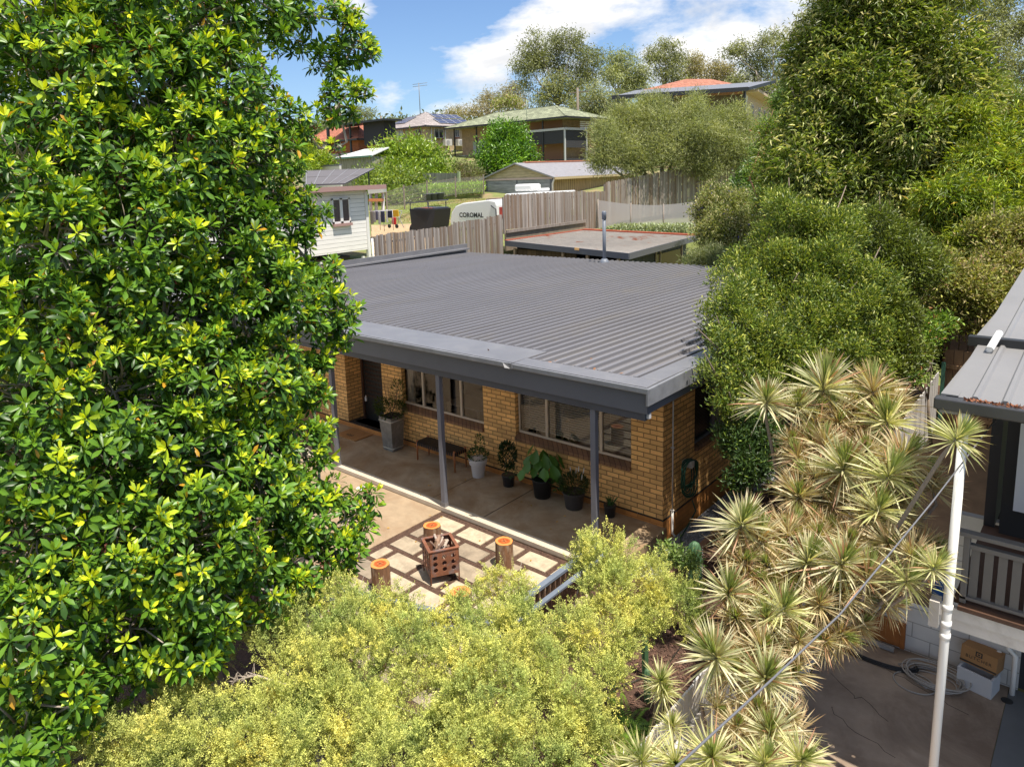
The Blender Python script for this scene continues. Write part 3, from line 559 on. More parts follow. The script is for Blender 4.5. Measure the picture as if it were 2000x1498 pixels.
# fire box
t = thing('fire_box', 'rusty square steel fire box with round holes and legs', 'fire pit', (0, 0, 0))
M_rust = mat('rusted_steel', (.22, .085, .045), .7, var=.45, vs=5, dirt=(.15, .14, .15), ds=2.6, dth=(.5, .62), bump=.2, bs=60)
c0 = np.array([-1.90, -3.615]); c1 = np.array([-1.655, -3.195]); ex = unit((c1-c0)[None])[0]; ey = np.array([-ex[1], ex[0]]); WB = .46
t.location = (c0[0], c0[1], -.196); t.rotation_euler = (0, 0, math.atan2(ex[1], ex[0]))
def holed(W_, Hh, th=.012):   # plate with 3x3 round holes as real cut-outs (ring-filled grid cells)
    m_ = MB(); nseg = 16; cw = (W_-.04)/3; zs0 = .18; chh = (Hh-zs0-.06)/3
    for th_ in (0, th):
        pass
    def cell(x0, x1, z0, z1, r, hole):
        cx, cz = (x0+x1)/2, (z0+z1)/2; outer = []; inner = []
        for k in range(nseg):
            a = 2*math.pi*(k+.5)/nseg; ca, sa = math.cos(a), math.sin(a); q = 1/max(abs(ca)/((x1-x0)/2), abs(sa)/((z1-z0)/2)); outer.append((cx+ca*q, cz+sa*q)); inner.append((cx+r*ca, cz+r*sa))
        # corners pulled in so cells tile
        for k in range(nseg):
            k2 = (k+1) % nseg; o1, o2, i1, i2 = outer[k], outer[k2], inner[k], inner[k2]
            for yy, fl_ in ((0, False), (th, True)):
                q = [(o1[0], yy, o1[1]), (o2[0], yy, o2[1]), (i2[0], yy, i2[1]), (i1[0], yy, i1[1])]; m_.add(q, [(0, 1, 2, 3)])
                if abs(o1[0]-o2[0]) > 1e-6 and abs(o1[1]-o2[1]) > 1e-6:
                    cn = (x0 if min(o1[0], o2[0]) < cx-1e-9 and abs(min(o1[0], o2[0])-x0) < 1e-6 else x1, z0 if abs(min(o1[1], o2[1])-z0) < 1e-6 else z1); m_.add([(o1[0], yy, o1[1]), (cn[0], yy, cn[1]), (o2[0], yy, o2[1])], [(0, 1, 2)])
            m_.add([(i1[0], 0, i1[1]), (i2[0], 0, i2[1]), (i2[0], th, i2[1]), (i1[0], th, i1[1])], [(0, 1, 2, 3)])
    for a in range(3):
        for b__ in range(3): cell(.02+a*cw, .02+(a+1)*cw, zs0+b__*chh, zs0+(b__+1)*chh, .036, True)
    m_.box(0, .02, 0, th, 0, Hh); m_.box(W_-.02, W_, 0, th, 0, Hh); m_.box(.02, W_-.02, 0, th, Hh-.06, Hh); m_.box(.02, W_-.02, 0, th, .13, .18)
    return m_
HB = .53
for k, (lx, ly, rot) in enumerate(((0, 0, 0), (WB, 0, 90), (WB, WB, 180), (0, WB, 270))):
    p = holed(WB, HB).build('side_panel', M_rust, t); p.location = (lx, ly, 0); p.rotation_euler = (0, 0, R(rot))
B('rim', M_rust, t, (-.01, WB+.01, -.012, .035, HB, HB+.012), (-.01, WB+.01, WB-.035, WB+.012, HB, HB+.012), (-.012, .035, .035, WB-.035, HB, HB+.012), (WB-.035, WB+.012, .035, WB-.035, HB, HB+.012))
B('floor_plate', M_rust, t, (.012, WB-.012, .012, WB-.012, .15, .16))
M_wood = [mat('firewood%d' % i, c_, .9, var=.35, vs=20, stretch=(1, 1, 1)) for i, c_ in enumerate([(.42, .34, .28), (.30, .19, .13), (.18, .11, .08)])]
for k in range(22):
    a = rng.uniform(0, 3.1); L = rng.uniform(.16, .28); cx, cy = rng.uniform(.15, .31, 2); z = .26+.0125*k
    lx = np.array([math.cos(a), math.sin(a)])*L/2; m_ = MB(); rr_ = rng.uniform(.016, .028)
    tilt = .05 if k < 12 else .1
    m_.tube([(cx-lx[0], cy-lx[1], z-tilt), (cx+lx[0], cy+lx[1], z+tilt)], [rr_, rr_*.9], 7)
    o = m_.build('firewood', M_wood[k % 3], None); o.location = t.location; o.rotation_euler = t.rotation_euler
    tag(o, ('pale grey', 'mid brown', 'dark brown')[k % 3]+' split log piled in the rusty fire box', 'firewood', 'firewood in the fire box')
# inspection lid
m_ = MB(); m_.lathe([(.10, 0), (.10, .006)], (-5.467, -2.03, -.203), 28); tag(m_.build('drain_lid', mat('white_lid', (.62, .60, .58), .5), None), 'round white drain lid set in the brown concrete', 'drain lid')
# low slatted fence round the patio
t = thing('patio_fence', 'low slatted garden fence with blue grey top rail at the patio edge', 'fence')
M_rail = mat('blue_grey_rail', (.16, .19, .24), .5, var=.15, vs=4); M_slat = mat('brown_slat', (.16, .09, .055), .8, var=.3, vs=5)
for (a, b_) in (((.02, -4.45), (.02, -1.95)), ((-4.6, -6.05), (.02, -4.45))):
    m_ = MB(); m_.bar((*a, .44), (*b_, .44), .085, .045); m_.build('top_rail', M_rail, t, bevel=.004)
    L = math.dist(a, b_); n = int(L/.115); sl_ = MB()
    for k in range(n+1): f_ = k/n; sl_.box(a[0]+(b_[0]-a[0])*f_-.035, a[0]+(b_[0]-a[0])*f_+.035, a[1]+(b_[1]-a[1])*f_-.012, a[1]+(b_[1]-a[1])*f_+.012, -.42, .415)
    sl_.build('slat_panel', M_slat, t)
    m_ = MB(); m_.bar((a[0]+.10, a[1]-.03, .30), (b_[0]+.10, b_[1]-.03, .30), .07, .035); m_.build('lower_rail', M_rail, t, bevel=.004)
# hose and tap on the side wall
t = thing('garden_hose', 'coiled dark green garden hose hung on the shaded side wall', 'hose', (.05, .72, .50)); t.scale = (1.15, 1.5, 1.45)
m_ = MB()
for k in range(7):
    pts = [(.02+.012*k+.02*math.sin(3*a+k), .15*math.sin(a)*(1+.05*k)+.02*math.sin(k), .17-.32*(1-math.cos(a))*.52*(1+.06*k)+.08) for a in np.linspace(0, 2*math.pi, 26)]; m_.tube(pts, .0095, 6)
m_.tube([(.05, .1, -.3), (.08, .15, -.45), (.1, -.1, -.55), (.12, -.3, -.60), (.2, -.4, -.61)], .0095, 6)
m_.build('coil', mat('hose_green', (.012, .07, .04), .45), t); B('bracket', mat('tap_steel', (.45, .42, .38), .4), t, (-.04, .12, -.04, .04, .16, .24), bevel=.01)
t = thing('wall_tap', 'brass garden tap with vertical pipe on the side wall', 'tap', (.03, 1.08, .62)); m_ = MB(); m_.tube([(0, 0, -.62), (0, 0, 0), (.07, 0, .01), (.10, 0, -.03)], .012, 8); m_.tube([(.05, -.03, .05), (.05, .03, .05)], .008, 6); m_.build('body', mat('brass', (.35, .2, .12), .4, metal=.6), t)
# timber edging
tag(B('timber_edging', mat('old_sleeper', (.30, .17, .10), .9, var=.3, vs=6), None, (.56, .65, -1.3, 3.2, -.44, -.30), bevel=.006), 'brown timber garden edging beside the grey gravel strip', 'edging')
for x_, y_, h_, n_ in ((1.52, -2.06, 1.42, 1),):
    t = thing('cactus', 'tall ribbed green column cactus between the house and spiky plants', 'cactus', (x_, y_, -.42)); n = 7*4; prof = [(0, .075), (.2, .085), (.9, .085), (h_-.12, .078), (h_-.03, .05), (h_, .012)]
    m_ = MB(); vs = []
    for z, r in prof:
        for k in range(n): a = 2*math.pi*k/n; q = r*(1+.24*math.cos(7*a)); vs.append((q*math.cos(a), q*math.sin(a), z))
    m_.add(vs, [(j*n+k, j*n+(k+1) % n, (j+1)*n+(k+1) % n, (j+1)*n+k) for j in range(len(prof)-1) for k in range(n)]+[tuple((len(prof)-1)*n+k for k in range(n))], 0, True)
    m_.build('stem', mat('cactus_green', (.07, .15, .07), .55, var=.15), t)
    P = []; 
    for j in range(34):
        for k in range(7): a = 2*math.pi*k/7; P.append((.1*math.cos(a), .1*math.sin(a), .05+j*.04))
    P = np.array(P); P = P[P[:, 2] < h_-.08]; P = np.repeat(P, 4, 0); trimesh('spines', *leafset(P, P*np.array([1, 1, 0])*10+rdir(len(P))*.6, rdir(len(P)), .022, .002, np.full((len(P), 3), .6)), M_peb, t)
for i, (x_, y_, h_) in enumerate(((1.15, -3.35, .5), (1.4, -3.15, .62), (1.62, -3.5, .45), (1.0, -2.85, .4), (1.3, -3.75, .4))):
    t = thing('small_cactus', 'young column cactus in the bark mulch under the foliage, '+('second from the left', 'fourth from the left', 'rightmost of five', 'leftmost of five', 'third from the left')[i], 'cactus', (x_, y_, -.42), 0, 'young cacti in the mulch bed'); m_ = MB(); n = 24; vs = []; prof = [(0, .035), (h_*.8, .04), (h_*.95, .03), (h_, .008)]
    for z, r in prof:
        for k in range(n): a = 2*math.pi*k/n; q = r*(1+.22*math.cos(6*a)); vs.append((q*math.cos(a), q*math.sin(a), z))
    m_.add(vs, [(j*n+k, j*n+(k+1) % n, (j+1)*n+(k+1) % n, (j+1)*n+k) for j in range(3) for k in range(n)]+[tuple(3*n+k for k in range(n))], 0, True); m_.build('stem', mat('cactus_green'), t)

# ================================================================= NEIGHBOUR (right)
M_patio = mat('patio_concrete', (.37, .285, .215), .85, var=.25, vs=2.5, dirt=(.23, .165, .12), ds=.9, dth=(.45, .65), bump=.15, bs=60)
B('neighbour_patio', M_patio, None, (2.92, 4.78, -14, -.56, -.46, -.42))['kind'] = 'structure'
B('neighbour_path', mat('grey_painted_concrete', (.16, .17, .18), .8, var=.1), None, (4.785, 12, -14, -.56, -.46, -.418))['kind'] = 'structure'
yd = MB(); yd.hexa([(2.92, -.5, 0), (4.45, -.5, 0), (4.45, 9, 0), (2.92, 9, 0), (2.92, -.5, .19), (4.45, -.5, .19), (4.45, 9, .95), (2.92, 9, .95)]); yd.build('neighbour_yard', mat('yard_concrete', (.20, .13, .08), .9, var=.3, vs=3, dirt=(.13, .08, .05), ds=1.2), None)['kind'] = 'structure'
ck = MB(); rnd = np.random.default_rng(3)
for s0 in ((3.1, -1.6), (3.6, -1.1), (3.3, -2.2)):
    p = np.array(s0); d = np.array([.25, -.12])
    pts = [p.copy()]
    for k in range(9): p = p+d*.35+rnd.normal(size=2)*.035; pts.append(p.copy())
    for a, b_ in zip(pts[:-1], pts[1:]): ck.bar((*a, -.4195), (*b_, -.4195), .005, .002)
o = ck.build('patio_crack', mat('crack_black', (.03, .02, .015), .9), bpy.data.objects['neighbour_patio'])
NH = thing('neighbour_house', 'two storey house with grey metal roof, white downpipe and dark verandah at the right edge', 'house')
M_nroof = mat('neighbour_roof_metal', (.22, .215, .215), .42, var=.08, vs=1.2, spec=.5, dirt=(.22, .22, .22), ds=2, dth=(.55, .8))
M_black = mat('black_metal', (.02, .02, .022), .4)
def nz(y, up): return (3.93+.075*(y+1.33)) if up else (3.765+.07*(y+3.1))
nr = MB()
for up, y0, y1 in ((0, -3.12, -1.36), (1, -1.33, 12)):
    nr.hexa([(4.31, y0, nz(y0, up)-.02), (13, y0, nz(y0, up)-.02), (13, y1, nz(y1, up)-.02), (4.31, y1, nz(y1, up)-.02), (4.31, y0, nz(y0, up)), (13, y0, nz(y0, up)), (13, y1, nz(y1, up)), (4.31, y1, nz(y1, up))])
    x = 4.52
    while x < 13:
        a = [(x+dx, y0, nz(y0, up)+dz) for dx, dz in ((-.032, 0), (-.014, .024), (.014, .024), (.032, 0))]; b_ = [(x+dx, y1, nz(y1, up)+dz) for dx, dz in ((-.032, 0), (-.014, .024), (.014, .024), (.032, 0))]
        nr.add(a+b_, [(0, 1, 2, 3), (7, 6, 5, 4), (0, 4, 5, 1), (1, 5, 6, 2), (2, 6, 7, 3), (3, 7, 4, 0)]); x += .21
nr.build('roof', M_nroof, NH)
B('barge', M_nroof, NH, (4.27, 4.40, -3.12, -1.36, 3.60, 3.775), (4.27, 4.42, -1.33, 12, 3.62, 3.945))
B('step_gutter', M_black, NH, (4.22, 13, -1.46, -1.36, 3.86, 3.965), bevel=.006)
B('front_gutter', mat('gutter_dark', (.05, .05, .055), .35, var=.2), NH, (4.24, 13, -3.25, -3.14, 3.66, 3.765), bevel=.012)
g_ = leafset(np.stack([rng.uniform(4.45, 4.9, 160), rng.uniform(-3.21, -3.17, 160), np.full(160, 3.77)], 1), rdir(160), rdir(160), .03, .02, np.array([[.3, .12, .06]])*rng.uniform(.4, 1.5, (160, 1))); trimesh('gutter_debris', *g_, M_peb, NH)
M_wp = mat('downpipe_white', (.86, .84, .81), .35, var=.03, dirt=(.74, .7, .65), ds=3, dth=(.6, .8))
PT, PM, PB = np.array([4.465, -3.17, 3.70]), at(1850, 1190, 6.5), at(1823, 1498, 6.75); PB = PM+(PB-PM)*((PM[2]+.42)/(PM[2]-PB[2]))
m_ = MB(); m_.tube([PT, PM, PB], .038, 20)
for z in (1.86, 1.70, 1.58): f_ = (PM[2]-z)/(PM[2]+.42); q0 = PM+(PB-PM)*f_; m_.tube([q0, q0+(PB-PM)*.025], .044, 20)
m_.build('downpipe', M_wp, NH)
m_ = MB(); p0 = np.array([4.50, -1.52, 4.02]); m_.tube([(4.47, -1.34, 4.00), (4.44, -1.72, 3.90)], .035, 16, cap=False); m_.tube([(4.47, -1.34, 4.00), (4.44, -1.71, 3.902)], .029, 16); m_.build('overflow_pipe', M_wp, NH)
M_wt = mat('white_timber', (.62, .58, .54), .6, var=.1, vs=3, dirt=(.4, .36, .32), ds=2, dth=(.55, .8))
B('deck_beam', M_wt, NH, (4.28, 12, -2.96, -2.90, 1.59, 1.70), (4.36, 12, -2.93, -2.88, 1.47, 1.585), (4.28, 4.36, -2.99, -2.85, 1.46, 1.72))
B('deck_floor', mat('deck_board', (.10, .05, .03), .7, var=.3), NH, (4.45, 12, -2.85, -1.0, 1.70, 1.76), (4.5, 12, -3.0, -2.86, 1.715, 1.75))
sl_ = MB(); x = 4.56
while x < 8: sl_.box(x, x+.066, -2.90, -2.885, 1.83, 2.30); x += .102
rb = B('railing', mat('rail_grey', (.13, .12, .115), .5), NH, (4.50, 9, -2.93, -2.87, 1.80, 1.83), (4.50, 9, -2.92, -2.86, 2.30, 2.345), (4.46, 9, -2.95, -2.86, 2.42, 2.46), (4.50, 4.55, -2.93, -2.87, 1.76, 2.42), bevel=.004)
sl_.build('baluster', mat('baluster_grey', (.125, .115, .108), .6, var=.08), rb)
M_dk = mat('dark_cladding', (.03, .03, .034), .6)
B('wall', M_dk, NH, (4.60, 12, -1.20, -1.1, 1.76, 3.70), (4.45, 4.55, -1.09, 9, 1.765, 3.62), (4.45, 4.55, -.44, 9, .19, 1.70)); B('white_door', mat('cool_white', (.6, .6, .64), .5), NH, (4.75, 5.8, -1.8, -1.76, 2.30, 3.25))  # door panel in a slightly bluish off-white
M_block = brick('white_block_wall', (.64, .62, .60), (.35, .33, .31), w=.4, h=.2, ms=.006, var=.04, bump=.3)
B('lower_wall', M_block, NH, (4.12, 4.86, -.555, -.45, -.42, 1.6)); B('lower_opening', M_dk, NH, (4.86, 8, -.5, -.45, -.42, 1.6))
B('verandah_ceiling', M_dk, NH, (4.45, 12, -2.9, -1.1, 3.55, 3.6))
tag(B('block_wall', M_block, None, (2.93, 4.115, -.56, -.47, -.44, .215)), 'low white painted block retaining wall at the back of the shaded patio', 'wall')
bd = B('timber_board', mat('orange_timber', (.30, .105, .025), .5, var=.2, vs=6, stretch=(.3, 1, 3)), None, (2.99, 3.70, -.63, -.60, -.37, -.02), (2.99, 3.04, -.645, -.63, -.37, -.02), (3.65, 3.70, -.645, -.63, -.37, -.02), (3.04, 3.65, -.645, -.63, -.06, -.02), bevel=.004); tag(bd, 'orange brown timber panel leaning against the white block wall', 'panel')
bb = MB(); bb.bar((2.94, -.72, -.36), (3.60, -.70, -.385), .05, .05); tag(bb.build('grey_batten', mat('grey_batten', (.32, .31, .3), .7, var=.2), None), 'grey batten lying below the orange timber panel', 'batten')
tr_ = MB(); [tr_.tube([(3.42+.48*r_*math.cos(a), -.93+.17*r_*math.sin(a), -.41+.01*k) for a in np.linspace(-3.3, .2, 20)], .012, 6) for k, r_ in enumerate((1, .97, 1.03, .94, 1.0))]; tag(tr_.build('black_hose', M_black, None), 'coil of black poly pipe in the shade by the timber panel', 'hose')
hc = MB()
for k in range(9):
    r = .20+.012*k+rng.uniform(-.03, .03); cx, cy = 4.10+rng.uniform(-.04, .04), -.98+rng.uniform(-.04, .04); hc.tube([(cx+r*math.cos(a)*1.05, cy+r*math.sin(a)*.8, -.41+.010*k+.008*math.sin(3*a)) for a in np.linspace(0, 2*math.pi, 30)], .0085, 6)
hc.tube([(3.92+.22*math.cos(a), -1.18+.19*math.sin(a), -.41) for a in np.linspace(.3, 6.2, 26)], .0085, 6); hc.tube([(3.98, -.82, -.41), (3.80, -.78, -.41), (3.70, -.92, -.41), (3.84, -1.05, -.41), (4.05, -1.2, -.41)], .0085, 6)
tag(hc.build('grey_hose', mat('hose_grey', (.38, .35, .32), .5), None), 'tangled coil of pale grey hose on the shaded patio', 'hose')
t = thing('foam_box', 'open white foam box standing on the patio under the carton', 'box', (4.50, -.78, -.42), R(-12)); m_ = MB(); m_.box(-.18, .18, -.13, -.105, 0, .24); m_.box(-.18, .18, .105, .13, 0, .24); m_.box(-.18, -.155, -.105, .105, 0, .24); m_.box(.155, .18, -.105, .105, 0, .24); m_.box(-.155, .155, -.105, .105, 0, .03); m_.build('body', mat('foam_white', (.55, .55, .57), .8), t, bevel=.004)
t = thing('cardboard_box', 'brown cardboard carton with black printing set on the foam box', 'box', (4.51, -.70, -.165), R(-12)); t.rotation_euler = (R(-8), 0, R(-12)); m_ = MB(); m_.box(-.185, .185, -.12, .12, 0, .20); m_.build('body', mat('cardboard', (.38, .20, .08), .8, var=.08), t)
B('strap', M_black, t, (-.187, .187, -.1235, -.12, .012, .03))
def text(body, size, mt, parent, loc, rot, extr=.001, bold=0, spacing=1):
    cu = bpy.data.curves.new('lettering', 'FONT'); cu.body = body; cu.size = size; cu.extrude = extr; cu.align_x = 'CENTER'; cu.offset = bold; cu.space_character = spacing
    tmp = bpy.data.objects.new('tmp', cu); COL.objects.link(tmp); bpy.context.view_layer.update()
    me = bpy.data.meshes.new_from_object(tmp.evaluated_get(bpy.context.evaluated_depsgraph_get())); bpy.data.objects.remove(tmp); me.name = 'lettering'
    me.materials.clear(); o = ob('lettering', me, mt, parent); o.location = loc; o.rotation_euler = rot; return o
text('BUTCHER', .052, M_black, t, (0, -.1215, .075), (R(90), 0, 0), spacing=1.25)
lg = B('printed_mark', M_black, t, (-.035, .035, -.1225, -.12, .125, .185)); B('mark_inset', mat('cardboard'), lg, (-.022, .022, -.1235, -.1226, .137, .173)); B('mark_bar', M_black, lg, (-.012, .012, -.1245, -.1236, .147, .163))
m_ = MB(); m_.tube([(4.68, -.62, .34), (4.72, -.63, .30), (4.75, -.66, .13), (4.82, -.68, .08), (4.82, -.68, -.42)], .028, 12); m_.build('drain_pipe', M_wp, NH)
m_ = MB(); m_.tube([(4.66, -.60, .02), (4.66, -.62, -.16)], .026, 12); m_.tube([(4.66, -.62, -.14), (4.66, -.62, -.42)], .036, 12); m_.build('pipe_stub', M_wp, NH)
m_ = MB(); m_.lathe([(.06, 0), (.06, .003)], (4.79, -.84, -.4195), 20); m_.build('patio_drain', M_black, bpy.data.objects['neighbour_patio'])
t = thing('blue_bucket', 'blue plastic bucket on top of the block wall under the spiky leaves', 'bucket', (4.02, -.28, .215)); m_ = MB(); m_.lathe([(.10, 0), (.135, .22), (.145, .225), (.145, .24), (.125, .235), (.095, .02)]); m_.build('body', mat('bucket_blue', (.02, .12, .42), .4), t); m_ = MB(); m_.tube([(.14*math.cos(a), -.02, .23+.12*math.sin(a)) for a in np.linspace(0, math.pi, 12)], .004, 5); m_.build('handle', M_wp, t)
t = thing('white_trough', 'white rectangular trough on the upper yard behind the downpipe', 'trough', (4.12, .55, .27)); m_ = MB(); m_.box(-.2, .2, -.16, -.14, 0, .3); m_.box(-.2, .2, .14, .16, 0, .3); m_.box(-.2, -.18, -.14, .14, 0, .3); m_.box(.18, .2, -.14, .14, 0, .3); m_.box(-.18, .18, -.14, .14, 0, .04); m_.build('body', mat('trough_white', (.6, .58, .56), .6), t, bevel=.005)
# service cable
a = at(1950, 812, 6.5); b_ = at(1640, 1200, 4.55); c_ = at(1320, 1498, 3.05); d = at(1180, 1640, 2.5)
m_ = MB(); m_.tube([a, (a+b_)/2+np.array([0, 0, -.03]), b_, (b_+c_)/2+np.array([0, 0, -.01]), c_, d], .0058, 8); tag(m_.build('service_cable', mat('cable_grey', (.15, .15, .165), .5), None), 'grey overhead service cable running diagonally in front of the spiky plants', 'cable')
# boundary fences of the neighbour
M_wf = mat('white_paling', (.55, .52, .50), .7, var=.15, vs=5, stretch=(1, 1, .3), dirt=(.32, .3, .27), ds=3, dth=(.55, .8))
def paling(name, label, a, b_, z0, z1, m_, w=.095, gap=.012, th=.018, jit=.015, rails=True, slope=(0, 0), post=True, cat='fence'):
    t = thing(name, label, cat); a = np.array(a, float); b_ = np.array(b_, float); L = np.linalg.norm(b_-a); d = (b_-a)/L; nn = np.array([-d[1], d[0]]); n = max(1, int(L/(w+gap))); p = MB(); r_ = np.random.default_rng(int(L*100))
    for k in range(n):
        s = k*(w+gap); q = a+d*s; q2 = q+d*w; f_ = s/L; zt = z1+slope[1]*f_+r_.uniform(-jit, jit); zb = z0+slope[0]*f_; o_ = nn*(th if True else 0); lift = nn*r_.uniform(-.004, .004)
        q = q+lift; q2 = q2+lift
        p.hexa([(*q, zb), (*q2, zb), (*(q2+o_), zb), (*(q+o_), zb), (*q, zt), (*q2, zt), (*(q2+o_), zt), (*(q+o_), zt)])
    p.build('paling_panel', m_, t)
    if rails:
        each('rail', m_, t, [((*(a-nn*.03), z0+(z1-z0)*f_), (*(b_-nn*.03), z0+(z1-z0)*f_+slope[1]), .04, .07) for f_ in (.2, .8)])
    return t
paling('white_fence', 'pale painted paling fence between the garden and neighbour patio, nearest the camera', (2.90, -9.5), (2.90, -.6), -.42, 1.38, M_wf)
paling('white_fence', 'white paling fence beside the upper yard, running back to the brown fence', (2.91, -.5), (2.91, 5.5), .05, 1.42, M_wf, slope=(.5, .35), rails=False)
M_bf = mat('brown_paling', (.36, .22, .12), .85, var=.3, vs=4, stretch=(1, 1, .2), dirt=(.22, .12, .07), ds=6, dth=(.5, .75))
paling('brown_fence', 'brown timber paling fence across the end of the upper yard', (2.96, 5.65), (4.44, 5.65), .55, 2.18, M_bf, w=.14)
tag(B('green_post', mat('green_post', (.05, .16, .11), .5), None, (2.94, 3.0, 5.50, 5.56, .5, 1.95)), 'dark green fence post between white and brown fences', 'post')
paling('old_fence', 'old dark vertical board fence behind the brown fence', (2.6, 8.6), (6.5, 8.6), .9, 3.0, mat('old_dark_paling', (.16, .12, .09), .9, var=.4, vs=3), w=.16)

# ================================================================= BACKGROUND BUILT THINGS
M_pal = mat('weathered_paling', (.27, .23, .20), .9, var=.38, vs=2.2, stretch=(6, 6, .3), dirt=(.19, .13, .10), ds=1.1, dth=(.5, .7))
M_pals = [mat('weathered_paling'), mat('weathered_paling_pale', (.34, .30, .27), .9, var=.35, vs=2.5, stretch=(6, 6, .3)), mat('weathered_paling_brown', (.20, .145, .105), .9, var=.35, vs=2.5, stretch=(6, 6, .3))]
def oldfence(label, a, b_, z0, z1, slope=(0, 0), bottom=None):
    t = thing('paling_fence', label, 'fence', group=None); a = np.array(a, float); b_ = np.array(b_, float); L = np.linalg.norm(b_-a); d = (b_-a)/L; nn = np.array([-d[1], d[0]]); p = MB(); s = 0
    while s < L:
        w = rng.uniform(.07, .10); q = a+d*s+nn*rng.uniform(-.012, .012); q2 = q+d*min(w, L-s); f_ = s/L; zt = z1+slope[1]*f_+rng.uniform(-.03, .03); zb = z0+slope[0]*f_; o_ = nn*.016; ti = d*rng.uniform(-.008, .008)
        p.hexa([(*q, zb), (*q2, zb), (*(q2+o_), zb), (*(q+o_), zb), (*(q+ti), zt), (*(q2+ti), zt), (*(q2+ti+o_), zt), (*(q+ti+o_), zt)], int(rng.choice([0, 0, 1, 2]))); s += w+rng.uniform(.004, .02)
    p.build('paling_panel', M_pals, t)
    each('rail', M_pal, t, [((*(a+nn*.05), z0+(z1-z0)*f_), (*(b_+nn*.05), z0+(z1-z0)*f_+slope[1]), .05, .08) for f_ in (.2, .82)])
    for k in range(int(L/2.4)+1): B('post', M_pal, t, (a[0]+d[0]*2.4*k-.09, a[0]+d[0]*2.4*k-.01, a[1]+d[1]*2.4*k-.05, a[1]+d[1]*2.4*k+.05, z0-.2, z1+slope[1]*2.4*k/L-.1))
    return t
oldfence('weathered grey paling fence beside the lawn, lowest stretch left of the trailer and caravan', (-16.12, 7.75), (-16.12, 12.08), 1.9, 3.70, (.35, .03))
oldfence('weathered grey paling fence stretch standing a step higher in front of the caravan', (-16.12, 12.1), (-16.12, 14.25), 1.9, 3.87, (.2, .0))
oldfence('weathered grey paling fence stretch just left of the tall fence panel', (-16.12, 14.28), (-16.12, 15.4), 1.9, 3.95, (.2, .02))
tf = oldfence('tallest weathered paling fence on a timber sleeper wall behind the shed', (-16.0, 15.42), (-16.0, 22.05), 3.28, 4.88, (-.08, -.08))
B('sleeper_wall', mat('sleeper_grey', (.26, .20, .14), .9, var=.3, vs=3), tf, (-16.05, -15.96, 15.42, 22.05, 2.3, 3.12)); B('plinth_rail', M_pal, tf, (-15.96, -15.88, 15.42, 22.05, 3.13, 3.27))
oldfence('weathered paling fence stretch right of the tall panel, with worn upright boards', (-16.0, 22.08), (-16.0, 24.2), 2.6, 4.72, (0, -.03))
p1 = on(1170, 366, x=-17.5); p2 = on(1245, 335, x=-19)
oldfence('weathered paling fence rising behind the feathery tree and mesh screen', (-16.3, 24.6), (-12.4, 33.5), 2.9, 5.15, (.6, 1.1))
# mesh screen on the back boundary with silver groundcover
def mesh_screen():
    t = thing('mesh_screen', 'sagging pale grey shade cloth screen behind the rusty shed roof', 'screen'); n = 24; vs = []
    a = on(1168, 450, x=-16.0)
    for k in range(n+1):
        f_ = k/n; px = 1168+192*f_; sag = 7*math.sin(math.pi*f_); P0 = at(px, 455, 38.9-3.2*f_); P1 = at(px, 391+sag*1.2+3*f_, 38.9-3.2*f_); vs += [P0, P1]
    m_ = MB(); m_.add(vs, [(2*k, 2*k+2, 2*k+3, 2*k+1) for k in range(n)]); m_.build('shade_cloth', meshmat('shade_cloth', (.42, .40, .39), .72), t)
    [MB().tube([vs[2*k], vs[2*k+1]+np.array([0, 0, .05])], .03, 6).build('post', M_pal, t) for k in (0, 8, 16, 24)]
mesh_screen()
# ---- shed with rusty roof
SH = thing('garden_shed', 'low shed with a flat rusty ribbed metal roof and dark fascia behind the house', 'shed')
A_, B_, C_, D_ = [on(987, 471, z=2.86), on(1228, 496, z=2.66), on(1362, 461, z=2.72), on(1140, 450, z=2.92)]
M_rroof = mat('rusty_roof', (.38, .35, .32), .6, var=.15, vs=3, dirt=(.30, .085, .03), ds=.8, dth=(.58, .66))
m_ = MB(); nr_ = 34
m_.add([A_, B_, C_, D_], [(0, 1, 2, 3)])
for k in range(nr_):
    f_ = (k+.5)/nr_; p = A_+(D_-A_)*f_; q = B_+(C_-B_)*f_; m_.bar(p+[0, 0, .008], q+[0, 0, .008], .05, .02)
m_.build('roof', M_rroof, SH)
M_rusty = mat('rust_red', (.30, .07, .035), .8, var=.3, vs=8)
m_ = MB(); m_.bar(D_+[0, 0, .04], C_+[0, 0, .04], .35, .06); m_.bar(A_+[0, 0, .03], D_+[0, 0, .03], .2, .03); m_.build('rusty_capping', M_rusty, SH)
m_ = MB(); m_.bar(A_-[0, 0, .10], B_-[0, 0, .10], .05, .24); m_.bar(B_-[0, 0, .10], C_-[0, 0, .10], .05, .24); m_.build('fascia', M_trim, SH)
inn = lambda p, c: np.array([p[0]+(c[0]-p[0])*.12, p[1]+(c[1]-p[1])*.12, 0]); cen = (A_+B_+C_+D_)/4
q = [inn(p, cen) for p in (A_, B_, C_, D_)]
m_ = MB()
for i in (2, 3): 
    a, b_ = q[i], q[(i+1) % 4]; m_.add([(a[0], a[1], .2), (b_[0], b_[1], .2), (b_[0], b_[1], 2.6), (a[0], a[1], 2.6)], [(0, 1, 2, 3)])
m_.build('back_wall', mat('dark_timber', (.07, .05, .035), .9), SH)
m_ = MB(); a, b_ = q[1], q[2]; m_.hexa([(a[0]-.1, a[1], .2), (a[0], a[1], .2), (b_[0], b_[1], .2), (b_[0]-.1, b_[1], .2), (a[0]-.1, a[1], 2.5), (a[0], a[1], 2.5), (b_[0], b_[1], 2.5), (b_[0]-.1, b_[1], 2.5)])
m_.build('side_wall', planks('grey_boards', (.09, .10, .11), .3, gap=.05, var=.1), SH)
